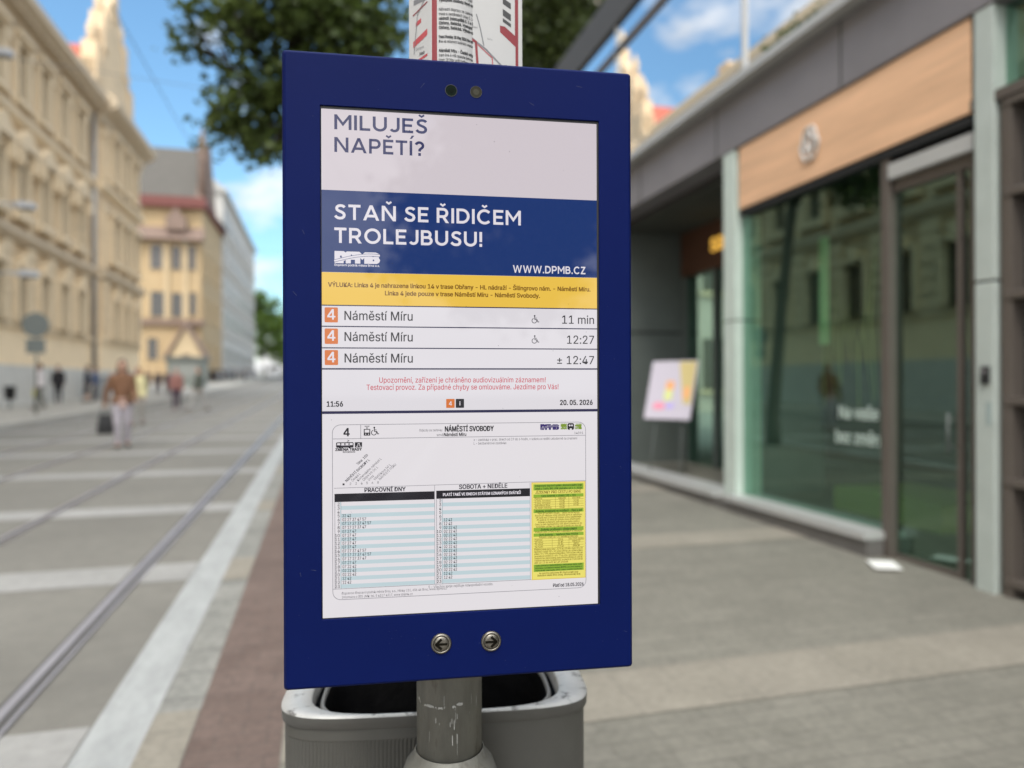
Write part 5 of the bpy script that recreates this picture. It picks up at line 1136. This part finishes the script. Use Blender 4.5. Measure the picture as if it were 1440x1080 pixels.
# signal post near the trees
s_, t_ = at(371, 0, 84); sp_ = thing("traffic_signal", "small traffic signal post with a pale disc sign near the far trees", "traffic light", WP(s_, t_, gz(s_)), TH)
b = MB(); b.tube([(0, 0, -.1), (0, 0, 3.6)], .06, 0, 8); b.build("post", M_sgrey, sp_); b = MB(); b.box(-.18, .18, -.15, .1, 3.0, 4.2); b.build("signal_head", M_black, sp_)
b = MB(); b.loops([[(.1+.4*math.cos(2*math.pi*i/20), y, 2.5+.4*math.sin(2*math.pi*i/20)) for i in range(20)] for y in (-.1, -.08)], 0, True, (True, True)); b.build("disc_sign", mat("pale_disc", (.7, .7, .68), .5), sp_)

# ---- right side: tilted poster stand in the recess, sheet of paper on the paving
mb_ = thing("poster_stand", "tilted white and yellow menu poster on a dark stand by the recessed entrance", "poster stand", (2.13, 9.75, gz(9.6)-.09), R(-42))
tilt = .20
def TP(u, v, l=0):      # u -0.27..0.27 across, v 0..0.86 up the board; leans to the back
    return (u+.0, v*math.sin(R(0))+.30*v-.0015*l-.04, .95+v*.93)
Mw = mat("poster_white", (.56, .52, .60), .5); Mye = mat("poster_yellow", (.60, .49, .22), .5); Mor = mat("poster_orange", (.85, .42, .18), .5); Mpk = mat("poster_pink", (.85, .30, .42), .5); Mvi = mat("poster_violet", (.50, .42, .80), .5); Mgn = mat("poster_lime", (.68, .72, .30), .5)
b = MB(); b.loops([[TP(-.35, 0), TP(.35, 0), TP(.35, .86), TP(-.35, .86)], [tuple(Vector(q_)+Vector((0, .03, -.01))) for q_ in (TP(-.35, 0), TP(.35, 0), TP(.35, .86), TP(-.35, .86))]], 0, True, (True, True)); bd = b.build("board", Mw, mb_)
p = Page({'y': Mye, 'o': Mor, 'p': Mpk, 'v': Mvi, 'g': Mgn}); p.map = lambda u, v, l: TP(u/1000*1.29-.35, .86-v/1000, l+1)
p.poly([(330, 15), (530, 15), (530, 640), (440, 640), (380, 300)], 'y'); p.rrect(210, 300, 310, 430, 20, 'o', 2); p.rrect(205, 430, 300, 590, 20, 'g', 2); p.rrect(90, 620, 230, 720, 40, 'p', 2); p.rrect(240, 620, 340, 710, 40, 'v', 2); p.rrect(430, 380, 500, 560, 20, 'o', 2)
p.build("artwork", bd)
b = MB(); b.tube([(-.2, .05, .96), (-.24, -.12, 0)], .009, 0, 8); b.build("leg", M_dgrey, mb_)
for pts in ([(.2, .05, .96), (.24, -.12, 0)], [(0, .26, 1.6), (0, .52, 0)]): b = MB(); b.tube(pts, .009, 0, 8); b.build("leg", M_dgrey, mb_)
b = MB(); b.box(-.095, .095, -.125, .125, 0, .005); ps = b.build("paper_sheet", mat("bright_paper", (.84, .84, .80), .7), None, (2.842, 5.44, gz(5.4)+.006), R(-12)); tag(ps, "white sheet lying on the pavement in front of the shop window", "paper")
